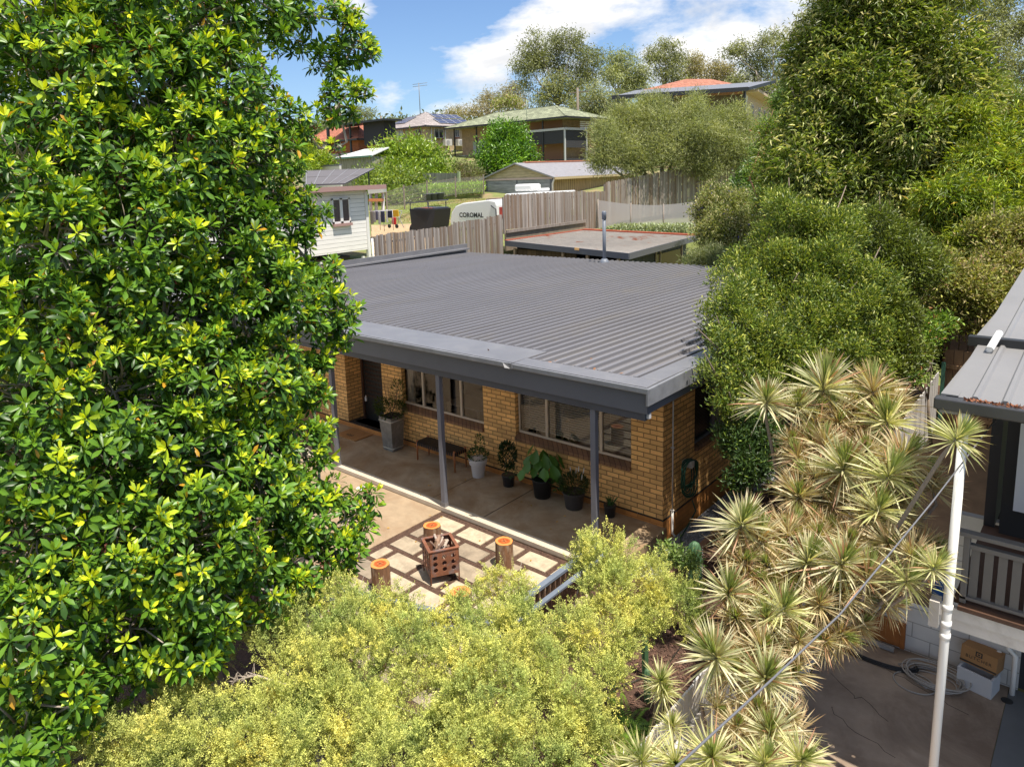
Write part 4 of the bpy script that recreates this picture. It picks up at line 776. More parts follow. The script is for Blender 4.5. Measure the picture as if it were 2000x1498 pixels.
m_ = MB(); g0 = a+(b_-a)*.45; g1 = a+(b_-a)*.9; m_.bar(g0+[.02, 0, 1.6], g1+[.02, 0, 1.6], .04, 1.3); m_.build('window', mat('brown_window', (.14, .09, .05), .2), SH)
m_ = MB(); [m_.bar(a+(b_-a)*f_+[.06, 0, .9], a+(b_-a)*f_+[.06, 0, 2.4], .05, .05) for f_ in (.45, .52, .9)]; m_.build('window_frame', M_frame, SH)
a, b_ = q[0], q[1]; each('post', mat('timber_post', (.35, .25, .16), .8), SH, [(a+(b_-a)*f_+[0, -.3, .2], a+(b_-a)*f_+[0, -.3, 2.55], .1, .1) for f_ in (.02, .5, .72, .98)])
m_ = MB(); m_.bar(q[0]+[0, -.1, 1.4], q[0]+(q[1]-q[0])*.6+[0, -.1, 1.4], .05, 2.2); m_.build('front_wall', planks('brown_boards', (.12, .075, .04), .25, gap=.06), SH)
m_ = MB(); m_.bar(at(1122, 486, 29.2), at(1131, 487, 29.2), .05, .1); m_.build('nameplate', mat('timber_plate', (.5, .3, .12), .7), SH)

# ---- weatherboard house on the left
M_wb = planks('white_weatherboard', (.80, .77, .74), .185, axis='z', gap=.09, var=.02, dark=.4, mott=(.94, 1.05)); 
WH = thing('weatherboard_house', 'white weatherboard house with low brown eave and solar panels at left', 'house')
c1 = on(722, 497, x=-20); yR = c1[1]
B('wall', M_wb, WH, (-27, -20, -4, yR, 2.72, 5.36))
B('corner_trim', mat('white_trim', (.72, .70, .68), .6), WH, (-20.1, -19.95, yR-.1, yR+.05, 2.2, 5.3))
m_ = MB(); m_.tube([(-19.9, yR+.12, .9), (-19.9, yR+.12, 3.2)], .05, 8); m_.build('downpipe', mat('white_trim'), WH)
B('roof', mat('roof_pinkish', (.32, .25, .235), .7, var=.1), WH, (-28, -19.55, -4, yR+.75, 5.42, 5.50)); B('eave', mat('eave_brown', (.36, .22, .20), .7), WH, (-19.56, -19.50, -4, yR+.8, 5.38, 5.58))
w0 = on(646, 389, x=-20)[1]; w1 = on(681, 389, x=-20)[1]; wz1 = on(660, 388, x=-20)[2]; wz0 = on(660, 437, x=-20)[2]
w = B('window', mat('white_trim'), WH, (-19.99, -19.93, w0, w1, wz1-.06, wz1), (-19.99, -19.93, w0, w1, wz0, wz0+.08), (-19.99, -19.93, w0, w0+.07, wz0, wz1), (-19.99, -19.93, w1-.07, w1, wz0, wz1), (-19.99, -19.93, (w0+w1)/2-.07, (w0+w1)/2+.07, wz0, wz1))
B('pane', mat('curtained_pane', (.085, .06, .06), .3, var=.3, vs=9), w, (-19.985, -19.975, w0+.05, w1-.05, wz0+.05, wz1-.05)); B('sill', mat('eave_brown'), w, (-19.98, -19.85, w0-.02, w1+.02, wz0-.12, wz0-.005))
B('undercroft', mat('undercroft_dark', (.05, .045, .04), .9), WH, (-26, -21.2, -4, yR-.2, 1.2, 2.4)); B('undercroft_boards', planks('undercroft_board', (.22, .17, .14), .15, axis='z'), WH, (-21.19, -21.1, yR-2.2, yR-.3, 1.5, 2.4))
for k in (0.25, 2.6, 5): B('stump_post', mat('white_trim'), WH, (-20.15, -20.03, yR-.12-k, yR-k, 1.0, 2.42))
a = on(598, 361, x=-20.3); b_ = on(672, 359, x=-20.3); c_ = on(731, 329, x=-23.2); d = on(598, 334, x=-23.2)
m_ = MB(); m_.hexa([a-[0, 0, .05], b_-[0, 0, .05], c_-[0, 0, .05], d-[0, 0, .05], a, b_, c_, d]); spn = m_.build('solar_array', mat('solar_grey', (.135, .125, .13), .6, spec=.3), WH)
m_ = MB()
for f_ in (0, .2, .4, .6, .8, 1): m_.bar(a+(b_-a)*f_+[0, 0, .012], d+(c_-d)*f_+[0, 0, .012], .035, .01)
for f_ in (0, .5, 1): m_.bar(a+(d-a)*f_+[0, 0, .013], b_+(c_-b_)*f_+[0, 0, .013], .035, .01)
m_.build('array_frame', mat('panel_frame', (.24, .235, .24), .4), spn); m_ = MB(); m_.bar(c_-[0, .4, .05], [c_[0], c_[1]-.4, 5.5], .05, .05); m_.build('array_leg', M_black, spn)
t = thing('carport', 'small carport with grey and orange sheet roof beside the white house', 'carport'); P0 = at(738, 376, 38); 
m_ = MB(); m_.bar(at(722, 374, 38), at(752, 371, 38), 1.6, .25); m_.build('roof', mat('pale_sheet', (.45, .47, .42), .6), t); m_ = MB(); m_.bar(at(722, 391, 37.5), at(748, 391, 37.5), 1.2, .12); m_.build('awning', mat('orange_sheet', (.5, .2, .07), .7), t); each('post', mat('white_trim'), t, [(at(px, 376, 38), at(px, 412, 38), .12, .12) for px in (724, 735, 748)])

def fbox(cx, yb, yt, t_, lx, rx):
    P = at(cx, yb, t_); z1 = at(cx, yt, t_)[2]; x0 = on(lx, yb, y=P[1])[0]; y1 = on(rx, yb, x=P[0])[1]; return x0, P[0], P[1], y1, P[2], z1
def hip(x0, x1, y0, y1, z, h, o, axis, mt, parent, th=.18):
    x0 -= o; x1 += o; y0 -= o; y1 += o; m_ = MB(); m_.box(x0, x1, y0, y1, z-th, z)
    if axis == 'x': k = (y1-y0)/2; a = (x0+k, (y0+y1)/2, z+h); b_ = (x1-k, (y0+y1)/2, z+h); m_.add([(x0, y0, z), (x1, y0, z), (x1, y1, z), (x0, y1, z), a, b_], [(0, 1, 5, 4), (1, 2, 5), (2, 3, 4, 5), (3, 0, 4)])
    else: k = (x1-x0)/2; a = ((x0+x1)/2, y0+k, z+h); b_ = ((x0+x1)/2, y1-k, z+h); m_.add([(x0, y0, z), (x1, y0, z), (x1, y1, z), (x0, y1, z), a, b_], [(0, 1, 4), (1, 2, 5, 4), (2, 3, 5), (3, 0, 4, 5)])
    r = m_.build('roof', mt, parent); e = MB(); e.box(x0-.1, x1+.1, y0-.1, y0-.005, z-th-.02, z-.01); e.box(x1+.005, x1+.1, y0, y1, z-th-.02, z-.01); e.build('gutter', M_black, r)
    hp = MB(); cs = [(x0, y0, z), (x1, y0, z), (x1, y1, z), (x0, y1, z)]
    ends = (a, b_, b_, a) if axis == 'x' else (a, a, b_, b_)
    for c_, e_ in zip(cs, ends): hp.bar(c_, e_, .25, .08)
    hp.bar(a, b_, .25, .08); hp.build('ridge_cap', mt, r); return r
def fwin(parent, face, c, a0, a1, z0, z1, glassm, framem=None, sill=None):
    """window on a far wall; face 'y' lies in plane y=c, face 'x' in plane x=c"""
    framem = framem or mat('far_frame', (.55, .53, .5), .6); e = .06
    bx = (lambda u0, u1, w0, w1, d0, d1: (u0, u1, c-d1, c-d0, w0, w1)) if face == 'y' else (lambda u0, u1, w0, w1, d0, d1: (c+d0, c+d1, u0, u1, w0, w1))
    w = B('window', framem, parent, bx(a0, a1, z0, z0+e, .01, .09), bx(a0, a1, z1-e, z1, .01, .09), bx(a0, a0+e, z0+e, z1-e, .01, .09), bx(a1-e, a1, z0+e, z1-e, .01, .09), bx((a0+a1)/2-.04, (a0+a1)/2+.04, z0+e, z1-e, .01, .09))
    B('pane', glassm, w, bx(a0+.03, a1-.03, z0+.03, z1-.03, .005, .04))
    if sill: B('sill', sill, w, bx(a0-.05, a1+.05, z0-.25, z0-.005, .005, .12))
M_fg = mat('far_glass', (.03, .035, .045), .12, spec=.8); M_fg2 = mat('far_glass_pale', (.38, .42, .46), .2, spec=.8)
def tiles(name, col, var=.2): return brick(name, col, tuple(c*.5 for c in col), w=.6, h=.22, ms=.02, var=var, bump=.4)
# garage
x0, x1, y0, y1, z0, z1 = fbox(1080, 388, 346, 56, 947, 1238); GA = thing('garage', 'cream and grey garage with gable roof, white downpipes and ribbed tan side wall', 'garage')
B('side_wall', planks('tan_ribbed_sheet', (.42, .28, .14), .30, gap=.25, var=.05, dark=.5), GA, (x0, x1, y0+.05, y1, z0-1, z1)); 
B('roller_door', planks('grey_roller_door', (.30, .31, .34), .28, axis='z', gap=.12, var=.05, dark=.6), GA, (x0+.35, x1-.25, y0-.02, y0+.049, z0-1, z1-.15)); B('door_frame', M_trim, GA, (x0, x0+.34, y0-.05, y0+.04, z0-1, z1), (x1-.24, x1, y0-.05, y0+.04, z0-1, z1), ((x0+x1)/2-.05, (x0+x1)/2+.05, y0-.06, y0-.021, z0-1, z1-.15))
ap = at(1011, 321, 56)[2]; m_ = MB(); xm = (x0+x1)/2; m_.prism([(x0, y0, z1), (x1, y0, z1), (xm, y0, ap)], (0, .1, 0)); m_.build('gable', planks('cream_boards', (.52, .42, .26), .22, axis='z', gap=.1, var=.03, dark=.7), GA)
m_ = MB(); o = .35; dz = .12
for s_, xe in ((-1, x0-o), (1, x1+o)): m_.hexa([(xe, y0-.3, z1-.12), (xm, y0-.3, ap+.02), (xm, y1, ap+.02), (xe, y1, z1-.12), (xe, y0-.3, z1), (xm, y0-.3, ap+dz), (xm, y1, ap+dz), (xe, y1, z1)] if s_ < 0 else [(xm, y0-.3, ap+.02), (xe, y0-.3, z1-.12), (xe, y1, z1-.12), (xm, y1, ap+.02), (xm, y0-.3, ap+dz), (xe, y0-.3, z1), (xe, y1, z1), (xm, y1, ap+dz)])
m_.build('roof', mat('garage_roof_sheet', (.27, .26, .27), .5, var=.15, vs=3, dirt=(.3, .14, .09), ds=1.4, dth=(.62, .7)), GA); B('ridge_capping', mat('terracotta_cap', (.45, .17, .10), .7, var=.3), GA, (xm-.15, xm+.15, y0+1, y1, ap+dz, ap+dz+.1)); B('gutter', mat('cream_gutter', (.45, .35, .2), .5), GA, (x1+o-.02, x1+o+.12, y0-.3, y1, z1-.2, z1-.02)); B('door_head', mat('pink_trim', (.6, .45, .42), .6), GA, (x0, x1, y0-.08, y0-.051, z1-.14, z1))
[MB().tube([(xx, y0-.2, z1-.05), (xx+dx, y0-.15, z1-.5), (xx+dx, y0-.15, z0-1)], .07, 8).build('downpipe', mat('white_trim'), GA) for xx, dx in ((x0-.3, .3), (x1+.35, -.25))]
# green roofed house
x0, x1, y0, y1, z0, z1 = fbox(1104, 322, 231, 82, 888, 1176); GH = thing('green_roof_house', 'house with mossy green tiled hip roof and dark screened verandah', 'house')
M_cb = brick('far_cream_brick', (.45, .31, .19), (.3, .2, .13), var=.12)
B('wall', M_cb, GH, (x0, x1-1.5, y0+1.6, y1, z0-2, z1)); hip(x0, x1, y0, y1, z1+.1, at(1082, 204, 90)[2]-at(1082, 231, 90)[2], .8, 'x', tiles('mossy_tile', (.25, .27, .17), .3), GH)
B('verandah_floor', M_cb, GH, (x0, x1, y0, y1-1, z0-2, z0-.3))
vx0 = on(1022, 320, y=y0)[0]; M_scr = mat('shade_screen', (.035, .035, .04), .8); B('screen', M_scr, GH, (vx0, x1, y0, y0+.05, z0+2.4, z0+3.9), (vx0, x1, y0, y0+.05, z0-.3, z0+.6), (x1-.05, x1, y0+.05, y0+4.5, z0+1.9, z0+3.9), (x1-.05, x1, y0+.05, y0+4.5, z0-.3, z0+.7))
B('inner_wall', mat('terracotta_wall', (.30, .15, .08), .8), GH, (vx0, x1-1.4, y0+1.55, y0+1.6, z0, z1))
each('post', M_black, GH, [((xx, y0-.03, z0-.4), (xx, y0-.03, z1), .14, .14) for xx in (x0+.2, x0+4, vx0, (vx0+x1)/2)]); m_ = MB(); [m_.bar((x1, yy, z0-.3), (x1, yy, z0+4.0), .16, .16) for yy in (y0, y0+4.4)]; m_.bar((vx0, y0-.06, z0+4.0), (x1, y0-.06, z0+4.0), .1, .25); m_.bar((x1+.06, y0, z0+4.0), (x1+.06, y0+4.4, z0+4.0), .1, .25); m_.build('verandah_frame', mat('far_frame'), GH)
sv_ = MB(); [sv_.box(x1, x1+.03, y0+5+0, y0+8, z0+.3+.22*k, z0+.42+.22*k) for k in range(14)]; sv_.build('louvre', mat('louvre_brown', (.3, .2, .12), .8), GH); sv_ = MB(); [sv_.box(x1+.05, x1+.08, y0+3.0, y0+6.2, z1-1.1+.22*k, z1-.98+.22*k) for k in range(4)]; sv_.build('white_slat', mat('white_trim'), GH)
fwin(GH, 'y', y0+1.58, x0+2, x0+5, z0+1.8, z0+3.5, M_fg2); m_ = MB(); P = at(1029, 233, 84); m_.tube([P, P+np.array([0, 0, 2.2])], .03, 6); m_.build('vent_pipe', mat('vent_green', (.3, .38, .3), .6), GH)
B('air_conditioner', mat('ac_white', (.6, .58, .54), .5), GH, (x0-.2, x0+1.0, y0+.9, y0+1.55, z0+.9, z0+1.8))
# beige house
x0, x1, y0, y1, z0, z1 = fbox(835, 322, 249, 95, 764, 908); BH = thing('beige_house', 'two storey beige brick house with grey tiled hip roof and solar panels', 'house'); M_bb = brick('beige_brick', (.52, .40, .25), (.4, .3, .19), var=.07)
B('wall', M_bb, BH, (x0, x1, y0, y1, z0-3, z1)); rh = hip(x0, x1, y0, y1, z1+.15, at(833, 217, 102)[2]-at(833, 247, 102)[2], .75, 'y', tiles('grey_tile', (.33, .29, .28), .12), BH)
H1 = z1-z0
for l, r in ((772, 788), (793, 797), (811, 824)): a0 = on(l, 260, y=y0)[0]; a1 = on(r, 260, y=y0)[0]; fwin(BH, 'y', y0, a0, a1, on(l, 273, y=y0)[2], on(l, 253, y=y0)[2], M_fg if l != 772 else M_fg2, sill=mat('brown_sill', (.25, .12, .07), .8))
for l, r, q1, q0 in ((848, 865, 252, 270), (888, 896, 252, 268), (880, 893, 294, 306)): fwin(BH, 'x', x1, on(l, 260, x=x1)[1], on(r, 260, x=x1)[1], on(l, q0, x=x1)[2], on(l, q1, x=x1)[2], M_fg, sill=mat('brown_sill'))
for k, l in enumerate((864, 889)): yy = on(l, 280, x=x1)[1]; zz = on(l, 286, x=x1)[2]; u = B('air_conditioner', mat('ac_white'), BH, (x1+.02, x1+.6, yy, yy+1.3, zz, zz+.9), bevel=.03); m_ = MB(); m_.tube([(x1+.6, yy+.5, zz+.45), (x1+.62, yy+.5, zz+.45)], .33, 16); m_.build('fan', mat('fan_grey', (.35, .35, .35), .5), u)
m_ = MB(); [m_.tube([(x1+.15, on(l, 260, x=x1)[1], z1), (x1+.15, on(l, 260, x=x1)[1], z0)], .07, 6) for l in (841, 868)]; m_.tube([(on(796, 260, y=y0)[0], y0-.1, z1), (on(796, 260, y=y0)[0], y0-.1, z0)], .07, 6); m_.build('downpipe', mat('white_trim'), BH)
def panelset(pts, nx_, name='solar_panel'):
    a, b_, c_, d = [np.array(p) for p in pts]; m_ = MB(); m_.add([a, b_, c_, d], [(0, 1, 2, 3)]); o = m_.build(name, mat('solar_blue', (.018, .03, .10), .2, spec=.9), BH); g = MB()
    for k in range(nx_+1): g.bar(a+(b_-a)*k/nx_+[0, 0, .02], d+(c_-d)*k/nx_+[0, 0, .02], .07, .03)
    g.bar(a+[0, 0, .02], b_+[0, 0, .02], .07, .03); g.bar(d+[0, 0, .02], c_+[0, 0, .02], .07, .03); g.bar((a+d)/2+[0, 0, .02], (b_+c_)/2+[0, 0, .02], .07, .03); g.build('frame', mat('panel_frame_pale', (.5, .5, .52), .4), o)
# panels lie on the +x and -y roof faces
cx = (x0+x1)/2; HH = at(833, 217, 102)[2]-at(833, 247, 102)[2]; ov = .75
def rx(yy, f_): X = x1+ov+(cx-x1-ov)*f_; return (X+.05, yy, z1+.22+HH*f_)
def ry(xx, f_): Y = y0-ov+((x1-x0)/2+ov)*f_; return (xx, Y-.05, z1+.22+HH*f_)
panelset([rx(y0+2.6, .15), rx(y0+9, .15), rx(y0+9, .48), rx(y0+2.6, .48)], 4); panelset([rx(y0+3.6, .55), rx(y0+9, .55), rx(y0+9, .85), rx(y0+3.6, .85)], 4)
panelset([ry(x0+.1, .3), ry(cx-.9, .3), ry(cx-.3, .7), ry(x0+1.5, .7)], 4)
m_ = MB(); P = np.array([cx, y0+2.6, z1+.2+HH*.8]); m_.tube([P, P+np.array([0, 0, 4.2])], .05, 6); [m_.tube([P+np.array([-1.2, 0, 4.1-.3*k]), P+np.array([1.2, .4, 4.1-.3*k])], .03, 4) for k in range(2)]; m_.build('antenna', mat('antenna_grey', (.2, .2, .2), .5), BH)
# black screened deck
x0, x1, y0, y1, z0, z1 = fbox(752, 290, 238, 84, 690, 775); BD = thing('screened_deck', 'raised deck with black blinds and a thin flat black roof', 'deck'); B('blind', mat('black_blind', (.022, .02, .028), .7), BD, (on(711, 270, y=y0)[0], x1, y0, y0+.1, z0+.5, z1), (x1-.1, x1, y0+.1, y1, z0+1.2, z1))
B('roof', M_black, BD, (on(655, 240, y=y0)[0], x1+1.2, y0-1, y1, z1+.0, z1+.22)); B('floor', mat('grey_deck', (.26, .25, .25), .7), BD, (on(648, 290, y=y0)[0], x1, y0-.6, y1, z0-.6, z0-.2)); B('post', M_black, BD, (on(646, 290, y=y0)[0], on(646, 290, y=y0)[0]+.3, y0-.5, y0-.2, z0-4, z1)); B('post', M_black, BD, (on(690, 290, y=y0)[0], on(690, 290, y=y0)[0]+.2, y0-.5, y0-.3, z0-.2, z1))
# orange brick house
x0, x1, y0, y1, z0, z1 = fbox(702, 318, 272, 88, 606, 760); OH = thing('orange_brick_house', 'orange brick house with a terracotta tiled roof far left', 'house'); B('wall', brick('orange_brick', (.42, .13, .045), (.3, .1, .05), var=.15), OH, (x0, x1, y0, y1, z0-3, z1)); hip(x0, x1, y0, y1, z1, 2.2, .9, 'x', tiles('terracotta_tile', (.42, .15, .09), .2), OH)
fwin(OH, 'y', y0, on(631, 290, y=y0)[0], on(640, 290, y=y0)[0], on(631, 293, y=y0)[2], on(631, 277, y=y0)[2], M_fg2); fwin(OH, 'y', y0, on(655, 290, y=y0)[0], on(667, 290, y=y0)[0], on(631, 297, y=y0)[2], on(631, 277, y=y0)[2], M_fg)
# pale shed
x0, x1, y0, y1, z0, z1 = fbox(728, 338, 306, 64, 659, 760); PS = thing('pale_shed', 'pale olive ribbed shed with a bright white sloping roof', 'shed'); B('wall', planks('olive_sheet', (.33, .31, .24), .35, gap=.2, var=.04, dark=.7), PS, (x0, x1, y0, y1, z0-2, z1)); m_ = MB(); m_.hexa([(x0-.2, y0-.2, z1), (x1+.2, y0-.2, z1), (x1+.2, y1, z1+.7), (x0+1.8, y1, z1+.7), (x0-.2, y0-.2, z1+.1), (x1+.2, y0-.2, z1+.1), (x1+.2, y1, z1+.8), (x0+1.8, y1, z1+.8)]); m_.build('roof', mat('white_sheet_roof', (.66, .66, .64), .5), PS); B('gutter', mat('green_gutter', (.10, .22, .16), .5), PS, (x0-.3, x1+.3, y0-.35, y0-.21, z1-.05, z1+.1))
x0, x1, y0, y1, z0, z1 = fbox(664, 342, 324, 60, 590, 700); t = thing('rendered_wall', 'low white rendered wall below the orange brick house', 'wall'); B('body', mat('render_white', (.6, .57, .52), .8, var=.1), t, (x0, x1, y0, y0+.2, z0-1, z1)); B('coping', M_trim, t, (x0, x1, y0-.05, y0+.25, z1, z1+.12))
# red roof house at right, with skillion patio roof
RH = thing('red_roof_house', 'cream house with terracotta roof behind a broad grey flat patio roof on the hill', 'house')
A1, B1 = at(1196, 189, 76), at(1462, 172, 74); back = np.array([-.9, 6.5, 1.1])
m_ = MB(); dn = np.array([0, 0, .22]); m_.hexa([A1-dn, B1-dn, B1+back-dn, A1+back-dn, A1, B1, B1+back+[1.2, 0, 0], A1+back]); m_.build('patio_roof', mat('patio_roof_grey', (.20, .205, .22), .4, var=.1), RH)
m_ = MB(); m_.bar(A1-[0, .1, .12], B1-[0, .1, .12], .12, .42); m_.bar(B1-[0, 0, .1], B1+back+[1.2, 0, -.1], .12, .3); m_.build('patio_gutter', M_black, RH)
each('post', M_black, RH, [(p-[0, 0, 5], p-[0, 0, .3], .2, .2) for p in (A1+[.5, .3, 0], A1*.55+B1*.45, B1-[.5, -.3, 0])])
W1, W2 = at(1458, 182, 77), at(1522, 216, 105); wd = W2-W1; wd[2] = 0; W2 = W1+wd; Lw = np.linalg.norm(wd); wd /= Lw; wn = np.array([wd[1], -wd[0], 0])
m_ = MB(); m_.bar(W1-[0, 0, 3]-wn*.2, W2-[0, 0, 3]-wn*.2, .4, 6); m_.build('side_wall', mat('cream_render', (.55, .44, .33), .8, var=.08), RH)
F1 = A1+np.array([0, 5.5, 0]); m_ = MB(); m_.bar(F1-[0, 0, 2.6], W1-[0, 0, 3]+[-.4, 0, .4], .3, 5); m_.build('front_wall', mat('front_dark', (.16, .12, .09), .8, var=.2), RH)
m_ = MB(); m_.bar(W1-wd*.8+wn*.5+[0, 0, .1], W2+wd*.5+wn*.5+[0, 0, .1], 1.6, .25); m_.build('eave', mat('cream_eave', (.52, .40, .28), .7), RH)
fr_ = mat('far_frame'); 
for f_ in (.12, .3, .45, .58, .72, .86):
    p = W1+wd*Lw*f_; w = MB().bar(p-[0, 0, 1.8]+wn*.02, p-[0, 0, 1.8]+wd*1.5+wn*.02, .08, 1.7).build('window', fr_, RH); MB().bar(p-[0, 0, 1.8]+wn*.05+wd*.15, p-[0, 0, 1.8]+wd*1.35+wn*.05, .06, 1.4).build('pane', mat('brown_pane', (.10, .05, .04), .3), w)
m_ = MB(); m_.bar(B1-[1.3, -2, 1.6], W1-[0, 0, 1.6], .1, 2.6); m_.build('white_panel', mat('white_trim'), RH)
R1, R2, R3, R4 = at(1255, 176, 86), at(1452, 170, 86), at(1470, 166, 100), at(1262, 176, 100); z_ = max(R1[2], R2[2]); A_2, B_2 = at(1340, 155, 92), at(1388, 155, 92)
m_ = MB(); m_.add([(*R1[:2], z_), (*R2[:2], z_), (*R3[:2], z_), (*R4[:2], z_), A_2, B_2], [(0, 1, 5, 4), (1, 2, 5), (2, 3, 4, 5), (3, 0, 4), (0, 3, 2, 1)]); m_.build('roof', tiles('terracotta_tile_bright', (.40, .16, .10), .2), RH)
P = at(1521, 205, 84); m_ = MB(); m_.tube([P-[0, 0, 3], P+[0, 0, 1.8]], .05, 6); [m_.tube([P+[-2.2, 0, 1.6-.2*k], P+[1.4, .5, 1.7-.2*k]], .03, 4) for k in range(2)]; tag(m_.build('antenna_mast', mat('antenna_grey'), None), 'thin television antenna mast right of the cream house', 'antenna')
x0, x1, y0, y1, z0, z1 = fbox(2035, 240, 190, 60, 1960, 2080); FR = thing('hillside_house', 'pale roofed house glimpsed among trees at the far right edge', 'house'); B('wall', mat('cream_render'), FR, (x0, x1, y0, y1, z0-3, z1)); hip(x0-3, x1, y0, y1, z1, 1.6, .6, 'x', tiles('pale_tile', (.42, .38, .26), .1), FR)
# power poles
for px, py, t_, lab in ((1128, 172, 100, 'tall timber power pole behind the mossy green roof'), (744, 227, 130, 'distant power pole with a crossarm above the black deck roof')):
    P = at(px, py, t_); t = thing('power_pole', lab, 'power pole', tuple(P-[0, 0, 9])); m_ = MB(); m_.tube([(0, 0, 0), (0, 0, 9)], [.2, .15], 8); m_.build('pole', mat('pole_timber', (.22, .18, .14), .9), t); m_ = MB(); m_.bar((-1.5, 0, 8.4), (1.5, .4, 8.4), .12, .14); m_.build('crossarm', mat('pole_timber'), t)
# ---- caravans and trailer
M_cv = mat('caravan_white', (.74, .74, .74), .3, spec=.6)
x0, x1, y0, y1, z0, z1 = fbox(972, 462, 398, 40.5, 880, 1050)
CV = thing('caravan', 'white caravan with rounded nose and black lettering behind the paling fence', 'caravan'); y1 = y0+2.3; h = z1-z0
pf = [(x0+.12, z0), (x0+.02, z0+h*.45), (x0+.15, z0+h*.72), (x0+.5, z0+h*.93), (x0+1.1, z1+.05), (x1-.6, z1+.22), (x1-.1, z1+.15), (x1, z1-.1), (x1, z0)]
m_ = MB(); m_.prism([(a, y0, b_) for a, b_ in pf], (0, y1-y0, 0)); m_.build('body', M_cv, CV, bevel=.06)
text('COROMAL', .37, M_black, CV, (x0+(x1-x0)*.47, y0-.012, z0+h*.58), (R(90), 0, 0), bold=.012, spacing=1.05)
B('roof_hatch', mat('hatch_brown', (.16, .10, .08), .3), CV, (x0+2.1, x0+3.0, y0+.9, y0+1.7, z1+.14, z1+.25), bevel=.03); B('front_window', mat('caravan_window', (.35, .06, .05), .2, var=.5, vs=4), CV, (x1+.002, x1+.03, y0+.2, y1-.2, z0+h*.55, z1-.2))
m_ = MB(); m_.tube([(x1-.4, y0-.02, z1-.1-.0), (x1-.05, y0-.02, z1-.3), (x1-.02, y0-.02, z0+.2)], .03, 6); m_.build('edge_trim', M_black, CV); m_ = MB(); m_.tube([(x0+1.4, y0-.1, z0-.1), (x0+1.4, y0+.05, z0-.1)], .32, 16); m_.build('wheel', M_black, CV)
x0, x1, y0, y1, z0, z1 = fbox(1093, 440, 377, 46, 984, 1130); C2 = thing('caravan', 'long white caravan roof seen above the tall paling fence before the garage', 'caravan'); m_ = MB(); m_.hexa([(x0, y0, z0-1), (x1, y0, z0-1), (x1, y0+2.3, z0-1), (x0, y0+2.3, z0-1), (x0+.1, y0, z1), (x1-.2, y0, z1+.1), (x1-.2, y0+2.3, z1+.1), (x0+.1, y0+2.3, z1)]); m_.build('body', M_cv, C2, bevel=.12)
B('air_conditioner', M_cv, C2, (x0+.5, x0+2.0, y0+.6, y0+1.7, z1+.12, z1+.60), bevel=.14); B('vent', M_cv, C2, (x0+2.3, x0+2.9, y0+.7, y0+1.4, z1+.12, z1+.30), bevel=.06)
x0, x1, y0, y1, z0, z1 = fbox(850, 464, 408, 38.5, 802, 884); TR = thing('camper_trailer', 'matt black camper trailer with roof rack and spare wheel', 'trailer'); h = z1-z0
m_ = MB(); m_.hexa([(x0+.15, y0, z0), (x1-.35, y0, z0), (x1-.35, y1, z0), (x0+.15, y1, z0), (x0, y0, z1), (x1, y0+.1, z1), (x1, y1, z1), (x0, y1, z1)]); m_.build('body', mat('matt_black', (.018, .018, .022), .5), TR, bevel=.04)
m_ = MB(); m_.box(x0+.2, x1-.1, y0+.15, y1-.1, z1+.01, z1+.05); m_.build('lid', mat('orange_lid', (.35, .09, .04), .5, dirt=(.05, .06, .09), ds=.8, dth=(.48, .5)), TR)
m_ = MB(); [m_.bar((x0-.25, yy, z1+.32), (x1-.2, yy, z1+.42), .05, .07) for yy in (y0, y1)]; [m_.bar((xx, y0, z1+.32+.1*(xx-x0)/2), (xx, y1, z1+.32+.1*(xx-x0)/2), .05, .05) for xx in (x0-.2, x1-.3)]; [m_.bar((xx, yy, z1), (xx, yy, z1+.35), .04, .04) for xx in (x0+.1, x1-.4) for yy in (y0, y1)]; m_.build('roof_rack', mat('rack_grey', (.12, .12, .13), .4), TR)
m_ = MB(); m_.tube([(x0-.22, y0+.5, z0+.35), (x0+.02, y0+.5, z0+.35)], .36, 18); m_.build('spare_wheel', mat('tyre', (.03, .03, .03), .8), TR); m_ = MB(); m_.tube([(x0-.235, y0+.5, z0+.35), (x0-.22, y0+.5, z0+.35)], .2, 14); m_.build('rim', mat('rim_grey', (.4, .4, .42), .4), TR)
# clothes airer and stroller on the lawn
def gpt(px, py, t_): P = at(px, py, t_); return P
P = at(768, 446, 39); g0 = P[2]
t = thing('stroller', 'folding stroller hung with yellow and red cloths on the dirt', 'stroller', tuple(P)); m_ = MB(); [m_.tube(p, .02, 6) for p in ([(-.3, 0, 0), (.25, 0, .9)], [(.3, 0, 0), (-.3, 0, .95)], [(-.3, .5, 0), (.25, .5, .9)], [(.3, .5, 0), (-.3, .5, .95)], [(-.3, 0, .95), (-.3, .5, .95)], [(.25, 0, .9), (.25, .5, .9)])]; m_.build('frame', mat('rim_grey'), t)
B('yellow_cloth', mat('cloth_yellow', (.65, .38, .02), .9), t, (.0, .5, -.02, .02, .62, .98), bevel=.05); B('red_cloth', mat('cloth_red', (.55, .03, .03), .9), t, (-.02, .3, -.05, .0, .2, .58), bevel=.05); B('dark_cloth', mat('cloth_navy', (.02, .025, .06), .9), t, (-.35, .0, -.04, 0, .55, .95), bevel=.05); B('white_cloth', mat('cloth_white', (.6, .6, .6), .9), t, (-.5, -.36, -.04, .0, .3, 1.0), bevel=.04)
m_ = MB(); [m_.tube([(xx, -.03, .11), (xx, .03, .11)], .11, 12) for xx in (-.3, .3)]; m_.build('wheel', M_black, t)
